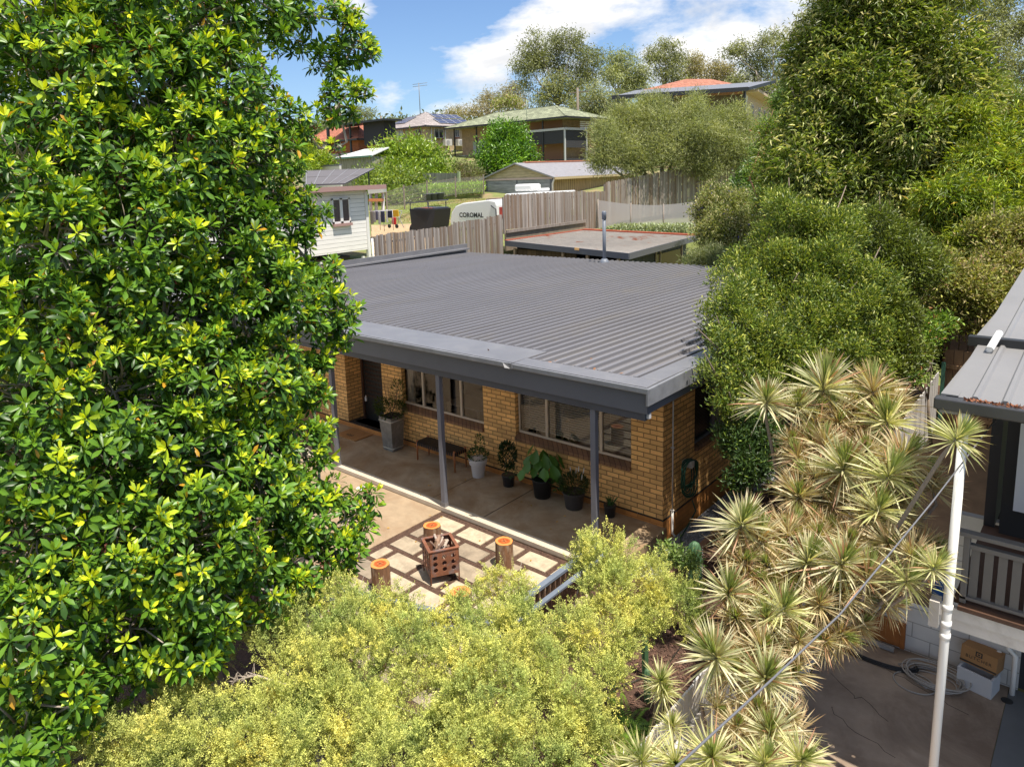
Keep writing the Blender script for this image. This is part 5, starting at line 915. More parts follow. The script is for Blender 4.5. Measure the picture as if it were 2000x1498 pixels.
P = at(738, 452, 36); t = thing('clothes_airer', 'clothes airer with grey and dark laundry beside the white house', 'clothes airer', tuple(P)); m_ = MB(); [m_.tube([(xx, yy, 0), (xx, yy, 1.0)], .015, 5) for xx in (-.5, .5) for yy in (0, .6)]; [m_.tube([(-.5, yy, 1.0), (.5, yy, 1.0)], .012, 5) for yy in (0, .15, .3, .45, .6)]; m_.build('frame', mat('rim_grey'), t)
for k, (a_, w_, c_) in enumerate(((-.5, .22, (.28, .24, .22)), (-.27, .18, (.42, .38, .38)), (-.08, .16, (.12, .11, .18)), (.1, .16, (.5, .48, .52)), (.3, .28, (.04, .045, .09)))): B('laundry', mat('laundry%d' % k, c_, .95, var=.2), t, (a_, a_+w_, -.03, .03, .35+.1*(k % 3), 1.0), bevel=.03)
for k, (px, t_) in enumerate(((835, 51), (847, 51.3), (860, 51.6))): 
    P = at(px, 393-k*1.2, t_); t = thing('pot_tub', ('left', 'middle', 'right')[k]+' one of three grey plastic plant tubs on the lawn', 'plant tub', tuple(P), 0, 'three grey tubs on the lawn'); m_ = MB(); m_.lathe([(.24, 0), (.30, .45), (.32, .46), (.32, .5)]); m_.build('body', mat('tub_grey', (.07, .075, .085), .6), t)
# wire fence with posts along the far side of the lawn, and the dark timber fence
t = thing('wire_fence', 'thin wire mesh fence with posts at the top of the lawn', 'fence'); pts = [at(px, py, tt) for px, py, tt in ((756, 412, 43), (790, 400, 46), (835, 388, 51), (890, 378, 54), (945, 373, 56))]; 
each('post', mat('post_weathered', (.25, .2, .16), .9), t, [(p-[0, 0, .3], p+[0, 0, 1.25], .07, .07) for p in pts])
each('wire', mat('post_weathered'), t, [(a+[0, 0, h_], b_+[0, 0, h_], .015, .02) for a, b_ in zip(pts[:-1], pts[1:]) for h_ in (.2, .5, .8, 1.1)]); m_ = MB(); [m_.quad(a-[0, 0, .1], b_-[0, 0, .1], b_+[0, 0, 1.1], a+[0, 0, 1.1]) for a, b_ in zip(pts[:-1], pts[1:])]; m_.build('wire_mesh', meshmat('wire', (.35, .33, .3), .25), t)
a = at(826, 362, 60); b_ = at(897, 364, 60); t = thing('dark_timber_fence', 'dark grey green board fence below the bright green bushes', 'fence'); m_ = MB(); m_.hexa([a-[0, 0, .3], b_-[0, 0, .3], b_-[0, -.06, .3], a-[0, -.06, .3], a+[0, 0, 1.0], b_+[0, 0, 1.05], b_+[0, .06, 1.05], a+[0, .06, 1.0]]); m_.build('board_panel', planks('mossy_boards', (.12, .13, .10), .15, gap=.15), t); m_ = MB(); m_.bar(b_-[0, 0, .5], b_+[0, 0, 1.2], .2, .2); m_.build('post', mat('post_green', (.32, .38, .2), .8), t)

# ================================================================= VEGETATION
M_trunk = mat('trunk_grey', (.22, .17, .13), .9, var=.35, vs=6, stretch=(1, 1, .3), bump=.5, bs=12)
M_trunkp = mat('trunk_pale', (.36, .30, .25), .85, var=.35, vs=3)
M_leafg = leafmat('leaf_glossy', .28, .38, .38)
def lobes_px(ls): return [(at(px, py, t), r*t/FPX) for px, py, r, t in ls]
def hollow(P, scale, frac, low=.12):
    """True for the points to keep: leaves out patches about SCALE metres across over a share FRAC of the surface"""
    v = np.zeros(len(P))
    for k in range(7): w = rdir(1)[0]*2*math.pi/scale*rng.uniform(.7, 1.5); v += np.sin(P@w+rng.uniform(0, 6.3))
    return (v > np.quantile(v, frac)) | (rng.random(len(P)) < low)
def sublobes(L, k=8, f=(.26, .5), shrink=.84, out=.72):
    o = []
    for c, r in L:
        o.append((c, r*shrink)); d = rdir(k); d = unit(d+np.array([.1, -.2, .25]))
        for q in d: o.append((c+q*r*out*rng.uniform(.85, 1.15), r*rng.uniform(*f)))
    return o
def surf_points(L, dens, inner=.25, keep=.15):
    """points over the outside of the lobes plus a share inside; drops most points buried in a neighbouring lobe"""
    P = []; D = []; Q = []
    cs = np.array([c for c, r in L]); rs = np.array([r for c, r in L])
    for c, r in L:
        n = max(3, int(dens*4*math.pi*r*r)); d = rdir(n); rad = np.where(rng.random(n) < inner, rng.uniform(.45, .9, n), rng.uniform(.88, 1.08, n)); p = c+d*(rad*r)[:, None]
        dist = np.linalg.norm(p[:, None]-cs[None], axis=2)/rs[None]; buried = (dist < .72).any(1)
        ok = ~buried | (rng.random(n) < keep); P.append(p[ok]); D.append(d[ok]); Q.append(rad[ok])
    return np.concatenate(P), np.concatenate(D), np.concatenate(Q)
def branches(base, L, r0, mt, parent, twigs=None, name='trunk', split=.45, bk=1.):
    m_ = MB(); base = np.array(base, float); top = np.mean([c for c, r in L], 0); f = base+(top-base)*split+np.array([0, 0, .05]); k1 = base*.5+f*.5+rng.normal(size=3)*r0*.8
    m_.tube([base, k1, f], [r0*1.15, r0*.9, r0*.7], 9)
    for c, r in L:
        mid = (f+c)/2+rng.normal(size=3)*np.linalg.norm(c-f)*.07+np.array([0, 0, -.04*np.linalg.norm(c-f)]); m_.tube([f, mid, c, c+(c-mid)*.35+rng.normal(size=3)*r*.2], [r0*.42*bk, r0*.28*bk, r0*.14*bk, r0*.05*bk], 6)
        for k in range(3): e = c+unit(rng.normal(size=3))*r*.95; m_.tube([c, (c+e)/2+rng.normal(size=3)*r*.1, e], [r0*.12*bk, r0*.08*bk, r0*.03*bk], 5)
    if twigs is not None:
        cs = np.array([c for c, r in L])
        for p in twigs:
            c = cs[np.argmin(np.linalg.norm(cs-p, axis=1))]
            if np.linalg.norm(c-p) > .75: continue
            s = p+(c-p)*.55+rng.normal(size=3)*.05; m_.tube([s, (s+p)/2+rng.normal(size=3)*.035, p], [.011, .008, .005], 5)
    return m_.build(name, mt, parent)
def tree(name, label, cat, base, L, dens, per, cr, LL, WW, cols, mt=M_leaf, group=None, r0=.15, trunk=M_trunk, up=.35, flat=1., inner=.25, droop=.1, split=.45, tone=.35, leafvar=.25, hang=0, keep=.15, tips=None, shape='kite', cov=2.3, sub=8, so=.82, sh=.76, hs=1.0, hf=.26):
    t = thing(name, label, cat, tuple(np.array(base, float)), 0, group); dens = cov/(per*LL*WW*.5)
    LS = sublobes(L, sub, (.28, .52), sh, so) if sub else L
    P, D, Q = surf_points(LS, dens, inner, keep); kp = hollow(P, np.mean([r for c, r in L])*hs, hf) | (Q < .85); P, D, Q = P[kp], D[kp], Q[kp]; n = len(P); cols = np.array(cols); ct = cols[rng.integers(0, len(cols), n)]*rng.uniform(1-tone, 1+tone, (n, 1))
    k = per; PP = np.repeat(P, k, 0)+rng.normal(size=(n*k, 3))*cr*.5*np.array([1, 1, flat]); DD = unit(np.repeat(D, k, 0)+np.array([0, 0, up-hang])+rng.normal(size=(n*k, 3))*.65)
    CC = np.repeat(ct, k, 0)*rng.uniform(1-leafvar, 1+leafvar, (n*k, 1))
    if tips is not None: pick = rng.random(n*k) < tips[0]; CC[pick] = np.array(tips[1])*rng.uniform(.7, 1.2, (pick.sum(), 1))
    V, T, C = leafset(PP, DD, rdir(n*k)*.8+np.array([0, 0, 1.]), LL*rng.uniform(.7, 1.25, n*k), WW*rng.uniform(.8, 1.2, n*k), CC, shape, droop)
    b = np.array(base, float); trimesh('crown', V-b, T, C, mt, t)
    branches((0, 0, 0), [(c-b, r) for c, r in L], r0, trunk, t, None, split=split); return t
def gbase(px, py, t_): P = at(px, py, t_); P[2] = min(P[2], gxy(P[0], P[1])+.0) if True else 0; return P
def tbase(L, dx=0, dy=0): c = np.mean([c for c, r in L], 0); return np.array([c[0]+dx, c[1]+dy, gxy(c[0]+dx, c[1]+dy)])

# ---- big glossy tree filling the left
LT = [(60,40,130,6.6),(220,10,130,7),(380,20,115,7.5),(500,0,95,8),(600,30,75,8.5),(690,90,45,8.8),(110,180,130,6.5),(290,170,130,7),(430,170,105,7.5),(520,235,65,7.9),(660,205,38,8.6),(640,130,30,8.7),(590,250,42,8.3),
 (50,330,130,6),(200,330,130,6.5),(350,320,125,7),(470,310,95,7.6),(550,320,45,8.0),(560,395,40,8),(100,480,130,6),(260,470,130,6.5),(410,460,115,7.2),(520,450,70,7.9),(575,480,35,8.1),
 (40,620,120,5.8),(180,620,130,6.3),(330,610,130,6.8),(470,590,115,7.4),(580,580,75,8),(640,610,45,8.2),(60,770,120,5.8),(220,770,130,6.2),(370,760,130,6.8),(500,750,105,7.4),(590,740,50,8),
 (60,920,120,5.7),(210,920,130,6.1),(360,910,130,6.6),(490,900,105,7.2),(590,870,55,7.8),(60,1070,120,5.6),(210,1070,130,6),(360,1060,130,6.5),(500,1040,105,7),(600,1010,65,7.5),(685,1010,42,7.8),(560,960,60,7.5),(655,1080,38,7.6),
 (80,1220,130,5.6),(230,1220,115,6),(370,1190,105,6.4),(500,1150,80,7),(600,1110,55,7.4),(60,1370,110,5.4),(180,1350,75,5.8),(295,1290,55,6.2),(50,1480,70,5.2),(400,1270,45,6.5),(615,400,26,8.3),(600,450,24,8.2),(635,540,34,8.3),(668,600,34,8.4),(672,655,28,8.4),(622,705,24,8.2),(615,770,26,8),(622,840,26,7.9),(622,905,26,7.8),(650,960,28,7.8),(710,985,26,7.8),(690,1060,30,7.7),(660,1120,26,7.6),(675,40,30,8.8),(715,100,24,8.8),(690,180,28,8.6),(655,290,16,8.6)]
L = lobes_px(LT); L2 = [(c+ray(*q[:2])*1.1+np.array([-.1, 0, 0]), r*1.05) for (c, r), q in zip(L, LT) if q[0] < 520]; L2 += [(c+ray(*q[:2])*2.1+np.array([-.2, 0, 0]), r*1.1) for (c, r), q in zip(L, LT) if q[0] < 430]
base = np.array([-2.1, -7.0, -.45]); t = thing('broadleaf_tree', 'huge glossy broadleaf tree with whorled bright green leaves filling the left side', 'tree', tuple(base))
P, D, Q = surf_points(sublobes(L, 7, (.3, .5))+L2, 42, .2, .06); kp = hollow(P, .6, .15, .15) | (Q < .85); P, D, Q = P[kp], D[kp], Q[kp]; n = len(P)
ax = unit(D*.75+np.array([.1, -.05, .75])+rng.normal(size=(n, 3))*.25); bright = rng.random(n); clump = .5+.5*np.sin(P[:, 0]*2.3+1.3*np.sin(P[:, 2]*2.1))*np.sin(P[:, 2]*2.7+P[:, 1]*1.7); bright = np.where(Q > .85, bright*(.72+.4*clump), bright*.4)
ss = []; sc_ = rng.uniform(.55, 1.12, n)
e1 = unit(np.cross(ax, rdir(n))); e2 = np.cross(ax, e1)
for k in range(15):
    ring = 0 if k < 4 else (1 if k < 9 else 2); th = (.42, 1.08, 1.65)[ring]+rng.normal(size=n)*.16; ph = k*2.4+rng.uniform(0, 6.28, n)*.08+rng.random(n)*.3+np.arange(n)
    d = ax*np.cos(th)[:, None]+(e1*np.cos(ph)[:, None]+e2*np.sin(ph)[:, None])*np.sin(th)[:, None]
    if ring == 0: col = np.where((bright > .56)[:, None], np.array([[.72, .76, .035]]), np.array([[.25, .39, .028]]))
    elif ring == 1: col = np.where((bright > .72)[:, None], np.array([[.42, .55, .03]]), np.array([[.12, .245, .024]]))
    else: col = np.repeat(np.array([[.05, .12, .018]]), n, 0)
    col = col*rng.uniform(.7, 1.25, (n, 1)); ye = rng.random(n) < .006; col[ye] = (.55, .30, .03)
    ln = (.095, .125, .125)[ring]*sc_*rng.uniform(.85, 1.15, n); keepk = rng.random(n) < (.95, .95, .8)[ring]
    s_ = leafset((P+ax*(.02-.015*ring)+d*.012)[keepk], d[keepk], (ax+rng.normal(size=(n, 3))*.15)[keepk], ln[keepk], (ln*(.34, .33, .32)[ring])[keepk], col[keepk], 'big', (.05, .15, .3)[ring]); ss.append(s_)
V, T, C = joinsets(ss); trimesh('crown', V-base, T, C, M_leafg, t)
tw = P[rng.random(n) < .32]-base
main = [(c+ray(250, 700)*.35-base, r*.8) for (c, r), q in zip(L, LT) if q[0] < 500]
branches((0, 0, 0), main, .2, M_trunkp, t, tw, split=.5, bk=.32)
lb = MB(); nodes = [c for c, r in main]; todo = [((c-base), r) for (c, r), q in zip(L, LT) if q[0] >= 500]
while todo:
    dm = [min(np.linalg.norm(c-q) for q in nodes) for c, r in todo]; i = int(np.argmin(dm)); c, r = todo.pop(i); s0 = nodes[int(np.argmin([np.linalg.norm(c-q) for q in nodes]))]; nodes.append(c)
    mid = (s0+c)/2+rng.normal(size=3)*.07-np.array([0, 0, .05]); lb.tube([s0, mid, c], [.02, .016, .012], 6)
    for k in range(6): e = c+rdir(1)[0]*r*.9; lb.tube([c, (c+e)/2+rng.normal(size=3)*.04, e], [.010, .007, .004], 5)
lb.build('limb', M_trunkp, t)
fr = P[rng.random(n) < .055]; m_ = MB(); ss = []
nf = len(fr)*26; Pf = np.repeat(fr, 26, 0)+rng.normal(size=(nf, 3))*.022-np.array([0, 0, .05]); sf = leafset(Pf, rdir(nf), rdir(nf), .022, .016, np.array([[.13, .035, .02]])*rng.uniform(.5, 1.6, (nf, 1)))
trimesh('seed_clusters', sf[0]-base, sf[1], sf[2], M_leafdull, t)

# ---- yellow green fine-leaved shrubs across the foreground
def sprigs(P, D, n_leaf, SL, LL, WW, colt, colb, spread=.75):
    n = len(P); k = n_leaf; a = unit(D); e1 = unit(np.cross(a, rdir(n))); e2 = np.cross(a, e1); f = (np.arange(k)/k)[None, :, None]; ph = (np.arange(k)*2.4)[None, :, None]+rng.uniform(0, 6, (n, 1, 1)); sl = (SL*rng.uniform(.6, 1.3, n))[:, None, None]
    bend = rng.normal(size=(n, 1, 3))*.25
    base_ = P[:, None]+(a[:, None]+bend*f)*f*sl; rad = e1[:, None]*np.cos(ph)+e2[:, None]*np.sin(ph); d = a[:, None]*(1-spread*.5)+rad*spread*(1-.4*f); off = rad*.012*(1-f)
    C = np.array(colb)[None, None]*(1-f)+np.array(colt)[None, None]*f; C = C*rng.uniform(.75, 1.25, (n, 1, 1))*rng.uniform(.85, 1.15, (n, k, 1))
    return leafset((base_+off).reshape(-1, 3), d.reshape(-1, 3), rdir(n*k), LL*rng.uniform(.7, 1.3, n*k), WW, C.reshape(-1, 3))
def fineshrub(label, ls, base, dens=1150):
    L = lobes_px(ls); b = np.array(base, float); t = thing('fine_leaved_shrub', label, 'shrub', tuple(b), 0, None); P, D, Q = surf_points(sublobes(L, 13, (.2, .4), .62, .84), dens*.72, .28, .05)
    # break the surface into tufts
    nz_ = np.sin(P[:, 0]*21+2*np.sin(P[:, 1]*17))*np.sin(P[:, 1]*19+P[:, 2]*15)*np.sin(P[:, 2]*23+P[:, 0]*9); P = P+D*(nz_*.05)[:, None]; ok = (rng.random(len(P)) < np.clip(.72+nz_*.8, .22, 1)) & (hollow(P, .42, .22, .12) | (Q < .8)); P, D, Q = P[ok], D[ok], Q[ok]
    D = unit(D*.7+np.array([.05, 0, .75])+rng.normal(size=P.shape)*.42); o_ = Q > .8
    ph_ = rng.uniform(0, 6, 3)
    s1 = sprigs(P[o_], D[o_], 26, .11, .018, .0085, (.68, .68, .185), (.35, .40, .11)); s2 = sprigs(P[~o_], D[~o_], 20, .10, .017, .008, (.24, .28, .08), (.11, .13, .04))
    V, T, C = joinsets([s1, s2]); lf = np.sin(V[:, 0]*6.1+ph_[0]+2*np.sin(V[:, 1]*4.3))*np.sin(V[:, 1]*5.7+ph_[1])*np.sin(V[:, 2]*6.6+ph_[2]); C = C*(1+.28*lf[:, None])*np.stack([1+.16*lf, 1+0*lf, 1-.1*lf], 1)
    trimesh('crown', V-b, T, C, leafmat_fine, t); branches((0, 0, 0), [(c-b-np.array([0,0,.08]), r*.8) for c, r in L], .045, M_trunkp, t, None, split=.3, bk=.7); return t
leafmat_fine = leafmat('fine_leaf', .16, .6, .25)
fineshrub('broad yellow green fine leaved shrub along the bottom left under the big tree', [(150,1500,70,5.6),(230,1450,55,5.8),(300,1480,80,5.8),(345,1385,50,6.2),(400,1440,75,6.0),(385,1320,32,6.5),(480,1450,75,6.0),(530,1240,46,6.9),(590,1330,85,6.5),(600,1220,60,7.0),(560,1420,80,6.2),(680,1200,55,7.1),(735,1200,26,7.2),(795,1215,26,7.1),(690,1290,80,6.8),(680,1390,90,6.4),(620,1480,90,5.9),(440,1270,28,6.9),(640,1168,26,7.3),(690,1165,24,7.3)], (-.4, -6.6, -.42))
sh1 = bpy.data.objects['fine_leaved_shrub']; bo = np.array(sh1.location); db = MB(); p0_ = at(560, 1338, 6.4)-bo; p1_ = at(500, 1318, 6.5)-bo; p2_ = at(455, 1330, 6.5)-bo
db.tube([p0_+[.1, 0, -.15], p0_, p1_, p2_], [.02, .016, .012, .006], 6)
for k in range(26): e = p1_*(1-k/26)+p2_*(k/26); db.tube([e, e+np.array([-.06, -.02, -.02])+rng.normal(size=3)*.03, e+np.array([-.13, -.03, -.08])+rng.normal(size=3)*.06], [.005, .004, .002], 4)
db.build('dead_branch', M_trunkp, sh1)
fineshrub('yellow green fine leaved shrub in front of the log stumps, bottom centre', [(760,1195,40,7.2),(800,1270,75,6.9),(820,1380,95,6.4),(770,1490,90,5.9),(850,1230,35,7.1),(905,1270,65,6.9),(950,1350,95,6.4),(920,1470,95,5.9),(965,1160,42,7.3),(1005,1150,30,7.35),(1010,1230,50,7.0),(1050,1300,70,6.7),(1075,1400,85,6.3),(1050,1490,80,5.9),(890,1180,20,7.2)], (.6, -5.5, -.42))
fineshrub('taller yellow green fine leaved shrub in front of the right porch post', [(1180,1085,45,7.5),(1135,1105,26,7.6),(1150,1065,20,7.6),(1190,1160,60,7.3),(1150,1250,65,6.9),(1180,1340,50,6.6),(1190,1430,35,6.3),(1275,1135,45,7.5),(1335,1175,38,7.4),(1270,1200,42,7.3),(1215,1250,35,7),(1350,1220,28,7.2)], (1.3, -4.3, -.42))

# ---- spiky variegated plants on the right
M_strap = leafmat('strap_leaf', .25, .45, .4); M_stem = mat('stem_grey', (.24, .19, .16), .8, var=.2, vs=30)
def head_mesh(n, LL, WW, cols, pink, lowp=.35):
    th = np.concatenate([np.abs(rng.normal(size=int(n*.55)))*.5, rng.uniform(.6, 1.9, n-int(n*.55))]); th = np.clip(th, .05, 2.2); ph = rng.uniform(0, 2*math.pi, n)
    d = np.stack([np.sin(th)*np.cos(ph), np.sin(th)*np.sin(ph), np.cos(th)], 1); cols = np.array(cols); C = cols[rng.integers(0, len(cols), n)]*rng.uniform(.7, 1.2, (n, 1)); C[th < .28] = np.array([.34, .40, .14])*rng.uniform(.8, 1.2, ((th < .28).sum(), 1)); pk = rng.random(n) < pink; C[pk] = np.array([.54, .30, .18])*rng.uniform(.6, 1.1, (pk.sum(), 1))
    L_ = LL*rng.uniform(.75, 1.1, n); V, T, C2 = leafset(d*.015-np.array([0, 0, 1.])*(th/2.2*.07)[:, None], d, np.cross(d, rdir(n)), L_, WW*rng.uniform(.8, 1.2, n), C, 'strap', .22)
    # leaf tips redden: last vertex of each leaf
    C2 = C2.reshape(n, 7, 3); C2[:, 6] = C2[:, 6]*.5+np.array([.40, .16, .09])*.5; return V, T, C2.reshape(-1, 3)
green = [(.68, .64, .40), (.58, .56, .33), (.44, .46, .25), (.74, .69, .48)]; tan = [(.68, .58, .35), (.58, .47, .27), (.68, .63, .40), (.47, .35, .20)]; fresh = [(.66, .64, .30), (.72, .68, .40), (.50, .52, .22)]
HM = {}
for nm, cs, pk in (('g', green, .06), ('t', tan, .08), ('f', fresh, .02)):
    for v in range(4): HM[nm, v] = trimesh('leaf_rosette', *head_mesh((210, 200, 150)[('g', 't', 'f').index(nm)], .37, .0155, cs, pk), M_strap, None).data
for o in [o for o in COL.objects if o.name.startswith('leaf_rosette')]: bpy.data.objects.remove(o)
def spiky(label, heads, base, name='dracaena', extra=0):
    b = np.array(base, float); t = thing(name, label, 'plant', tuple(b), 0, None); m_ = MB(); hp = [at(px, py, d) for px, py, r, d, k in heads]
    fork = b+(np.mean(hp, 0)-b)*.55
    for (px, py, r, d, k), P in zip(heads, hp):
        o = bpy.data.objects.new('leaf_rosette', HM[k, int(rng.integers(0, 4))]); COL.objects.link(o); o.parent = t; o.location = tuple(P-b)
        lean = unit((unit(P-b)*.5+np.array([.15, -.25, .8])+rng.normal(size=3)*(.22 if k != 't' else .5))); q = Vector(lean).to_track_quat('Z', 'Y'); o.rotation_mode = 'QUATERNION'; o.rotation_quaternion = q; s = r*d/FPX/.33; o.scale = (s, s, s)
        q1 = P-lean*.2; mid = fork*.5+q1*.5+np.array([0, 0, -.08*np.linalg.norm(q1-fork)])+rng.normal(size=3)*.03
        m_.tube([fork-b-np.array([0, 0, .05]), mid-b, q1-b, P-b], [.024, .02, .016, .012], 7)
    m_.tube([(0, 0, 0), (fork-b)*.6+rng.normal(size=3)*.03, (fork-b)*1.0], [.05, .042, .034], 9); m_.build('trunk', M_stem, t); return t
H1 = [(1497,784,62,8.0,'g'),(1557,793,52,8.1,'g'),(1609,757,85,8.2,'g'),(1705,761,70,8.1,'t'),(1733,822,72,7.7,'f'),(1638,826,45,8.0,'t'),(1647,916,85,7.3,'g'),(1589,934,60,7.5,'t'),(1560,970,60,7.4,'t'),(1611,868,55,7.8,'t'),(1546,862,40,8.0,'t'),(1700,880,50,7.9,'f'),(1625,985,50,7.4,'t'),(1745,790,55,8.0,'t'),(1600,1010,45,7.5,'t')]
H2 = [(1762,894,72,6.9,'t'),(1737,927,75,6.8,'f'),(1715,995,70,6.7,'f'),(1870,855,62,5.9,'f'),(1694,1125,70,6.4,'t'),(1773,1132,65,6.1,'f'),(1780,1085,62,6.2,'t'),(1825,1107,55,5.9,'f'),(1735,1060,55,6.5,'t'),(1690,1010,50,6.8,'t'),(1660,1060,55,6.7,'t')]
H3 = [(1449,1024,75,7.0,'g'),(1485,1053,68,7.0,'t'),(1578,1096,72,6.7,'g'),(1645,1100,78,6.5,'g'),(1423,1158,70,6.6,'g'),(1467,1170,40,6.6,'t'),(1529,1190,75,6.3,'f'),(1498,1209,55,6.3,'g'),(1397,1282,85,5.9,'g'),(1495,1324,80,5.8,'g'),(1436,1310,60,6.1,'t'),(1487,1265,60,6.1,'t'),(1600,1180,55,6.4,'t'),(1540,1130,55,6.8,'t'),(1500,1110,60,6.9,'t'),(1450,1100,55,6.9,'t'),(1600,1050,50,7.0,'t'),(1540,1040,50,7.1,'t'),(1560,1250,50,6.2,'t')]
H4 = [(1504,1432,75,5.5,'g'),(1482,1387,55,5.7,'t'),(1391,1478,85,5.0,'f'),(1492,1490,75,5.0,'f'),(1564,1485,70,5.1,'f'),(1440,1420,50,5.6,'t'),(1400,1380,40,5.9,'t'),(1540,1400,45,5.7,'t')]
H5 = [(1290,1330,48,5.9,'f'),(1296,1352,40,5.9,'f'),(1314,1419,45,5.7,'f')]; H6 = [(1253,1485,70,5.0,'f'),(1320,1490,65,5.0,'f'),(1215,1500,50,5.1,'f')]
fill = lambda n, x0, x1, y0, y1, d0, d1: [(rng.uniform(x0, x1), y0+(y1-y0)*f_+rng.uniform(-15, 15), rng.uniform(45, 62), d0+(d1-d0)*f_+.25, 't') for f_ in rng.random(n)]
H1 += fill(30, 1530, 1770, 780, 1010, 8.0, 7.3); H2 += fill(20, 1690, 1820, 880, 1110, 7.1, 6.5)+fill(5, 1600, 1740, 1120, 1200, 6.4, 6.2); H3 += fill(36, 1430, 1680, 1010, 1270, 7.1, 6.1)+fill(6, 1430, 1560, 1200, 1340, 6.3, 5.9); H4 += fill(9, 1420, 1570, 1350, 1480, 5.9, 5.5)
spiky('tallest spiky variegated plant, its crowns reaching up to the dark shrub beside the house', H1, (2.35, -1.9, -.42))
spiky('spiky plant leaning over the neighbour patio toward the white downpipe', H2, (2.75, -3.0, -.42))
spiky('dense middle clump of spiky pink edged leaves between the cactus and the patio', H3, (2.3, -3.6, -.42))
spiky('low clump of spiky rosettes at the bottom edge beside the pale paling fence', H4, (2.7, -4.7, -.42))
spiky('small young spiky plant with a bare stem left of the pale paling fence', H5, (2.2, -4.6, -.42))
spiky('fresh green spiky rosettes at the bottom edge in front of the ferns', H6, (2.3, -5.8, -.42))
# ferns
def ferns(label, pts):
    pts = sorted(pts)
    for i, (px, py, z) in enumerate(pts):
        P0 = on(px, py, z=z); P0[2] = -.42; t = thing('fern', label+', '+ORD[i]+' from the left', 'fern', tuple(P0), 0, 'ferns under the fine leaved shrubs'); ss = []
        for k in range(16):
            a = rng.uniform(0, 6.28); Lf = rng.uniform(.35, .6); s = np.linspace(.08, 1, 22)[:, None]; d = np.array([math.cos(a), math.sin(a), 0]); ps = d*Lf*s*.9+np.array([0, 0, 1.])*(.5*Lf*s*1.7-.55*Lf*s*s*1.3); tn = unit(np.gradient(ps, axis=0)); sd = unit(np.cross(tn, [0, 0, 1.])); w = (.10*(1-s[:, 0])+.015)
            for sg in (1, -1): ss.append(leafset(ps, sd*sg+tn*.35, np.repeat([[0, 0, 1.]], 22, 0), w, .018, np.array([[.22, .36, .04]])*rng.uniform(.5, 1.3)*rng.uniform(.85, 1.15, (22, 1))))
        trimesh('frond', *joinsets(ss), M_leaf, t)
ferns('bright green fern in the shade under the foreground shrubs', [(1240, 1400, .1), (1290, 1440, .1), (1330, 1400, .1), (1210, 1460, .1), (1270, 1370, .1), (1345, 1460, .1), (1225, 1350, .1), (1180, 1480, .1), (1310, 1485, .1)])
# strappy clump by the hedge bottom and low groundcover near the cactus
tree('cutting_shrub', 'small leafy seedling beside the column cactus and gravel', 'shrub', (1.25, -2.0, -.42), lobes_px([(1320, 1085, 16, 9.3), (1345, 1100, 14, 9.1), (1300, 1070, 10, 9.4)]), 55, 5, .08, .06, .02, [(.16, .26, .06), (.25, .33, .09)], r0=.012)

# ---- shrubs and trees right of the house
tree('lilly_pilly', 'dark glossy small leaved tree hanging over the right edge of the house roof', 'tree', (1.9, 1.2, -.42), lobes_px([(1412,690,30,10.6),(1400,735,26,10.3),(1440,620,52,11.4),(1455,560,45,12.0),(1500,520,60,12.4),(1545,600,80,11.7),(1500,680,62,11),(1590,520,75,12.3),(1640,600,75,11.6),(1600,690,62,11),(1680,560,55,12),(1690,680,50,11.3),(1545,440,55,12.8),(1620,450,50,12.8),(1430,790,28,10.2),(1470,750,40,10.5),(1560,730,40,10.8),(1650,730,40,10.8),(1415,660,24,10.9)]), 48, 13, .13, .07, .022, [(.145, .205, .035), (.21, .27, .045), (.085, .13, .03)], M_leafg, r0=.12, up=.7, tips=(.2, (.46, .48, .09)), sh=.55, so=.95, hs=.9, hf=.32, leafvar=.35, inner=.3)
tree('lilly_pilly', 'dark small leaved shrub against the side wall of the house below the window', 'shrub', (1.2, .9, -.42), lobes_px([(1440,860,30,10.2),(1465,830,34,10.3),(1470,900,34,10.0),(1450,935,22,9.9),(1500,870,40,10.2)]), 45, 12, .12, .075, .024, [(.07, .12, .03), (.045, .085, .025)], M_leafg, r0=.05, up=.5, tips=(.05, (.22, .3, .05)))
tree('lilly_pilly', 'upright dark leaved tree right of the glossy small leaved one, behind the spiky crowns', 'tree', (2.5, 3.2, -.42), lobes_px([(1720,470,55,13.2),(1760,540,60,12.8),(1740,620,60,12.4),(1755,690,42,12),(1720,720,45,11.8)]), 42, 13, .15, .08, .024, [(.13, .165, .03), (.18, .21, .035), (.08, .11, .025)], M_leafg, r0=.1, up=.4, tips=(.10, (.24, .32, .05)))
tree('flowering_tree', 'tallest dark tree with cream flower tufts right of the sky gap', 'tree', (.6, 13.5, .3), lobes_px([(1700,20,100,20),(1790,40,85,20),(1640,90,80,20),(1730,120,110,19.5),(1650,190,90,19.5),(1770,220,100,19),(1700,290,105,19),(1610,290,70,19.5),(1815,140,50,19.5),(1830,240,48,19),(1570,240,40,20),(1560,340,50,19),(1620,380,60,18.5),(1800,330,80,18.5),(1740,390,80,18.5),(1840,360,36,18),(1660,-60,90,20),(1800,-50,80,20)]), 14, 14, .30, .20, .044, [(.14, .19, .03), (.20, .25, .04), (.07, .11, .02), (.13, .19, .03), (.50, .48, .20), (.32, .36, .10), (.24, .30, .06)], M_leafg, r0=.3, up=.1, droop=.35, tips=(.04, (.5, .45, .22)), leafvar=.4, inner=.15, cov=2.0, so=.92, sh=.52, sub=11, hs=.7, hf=.3)
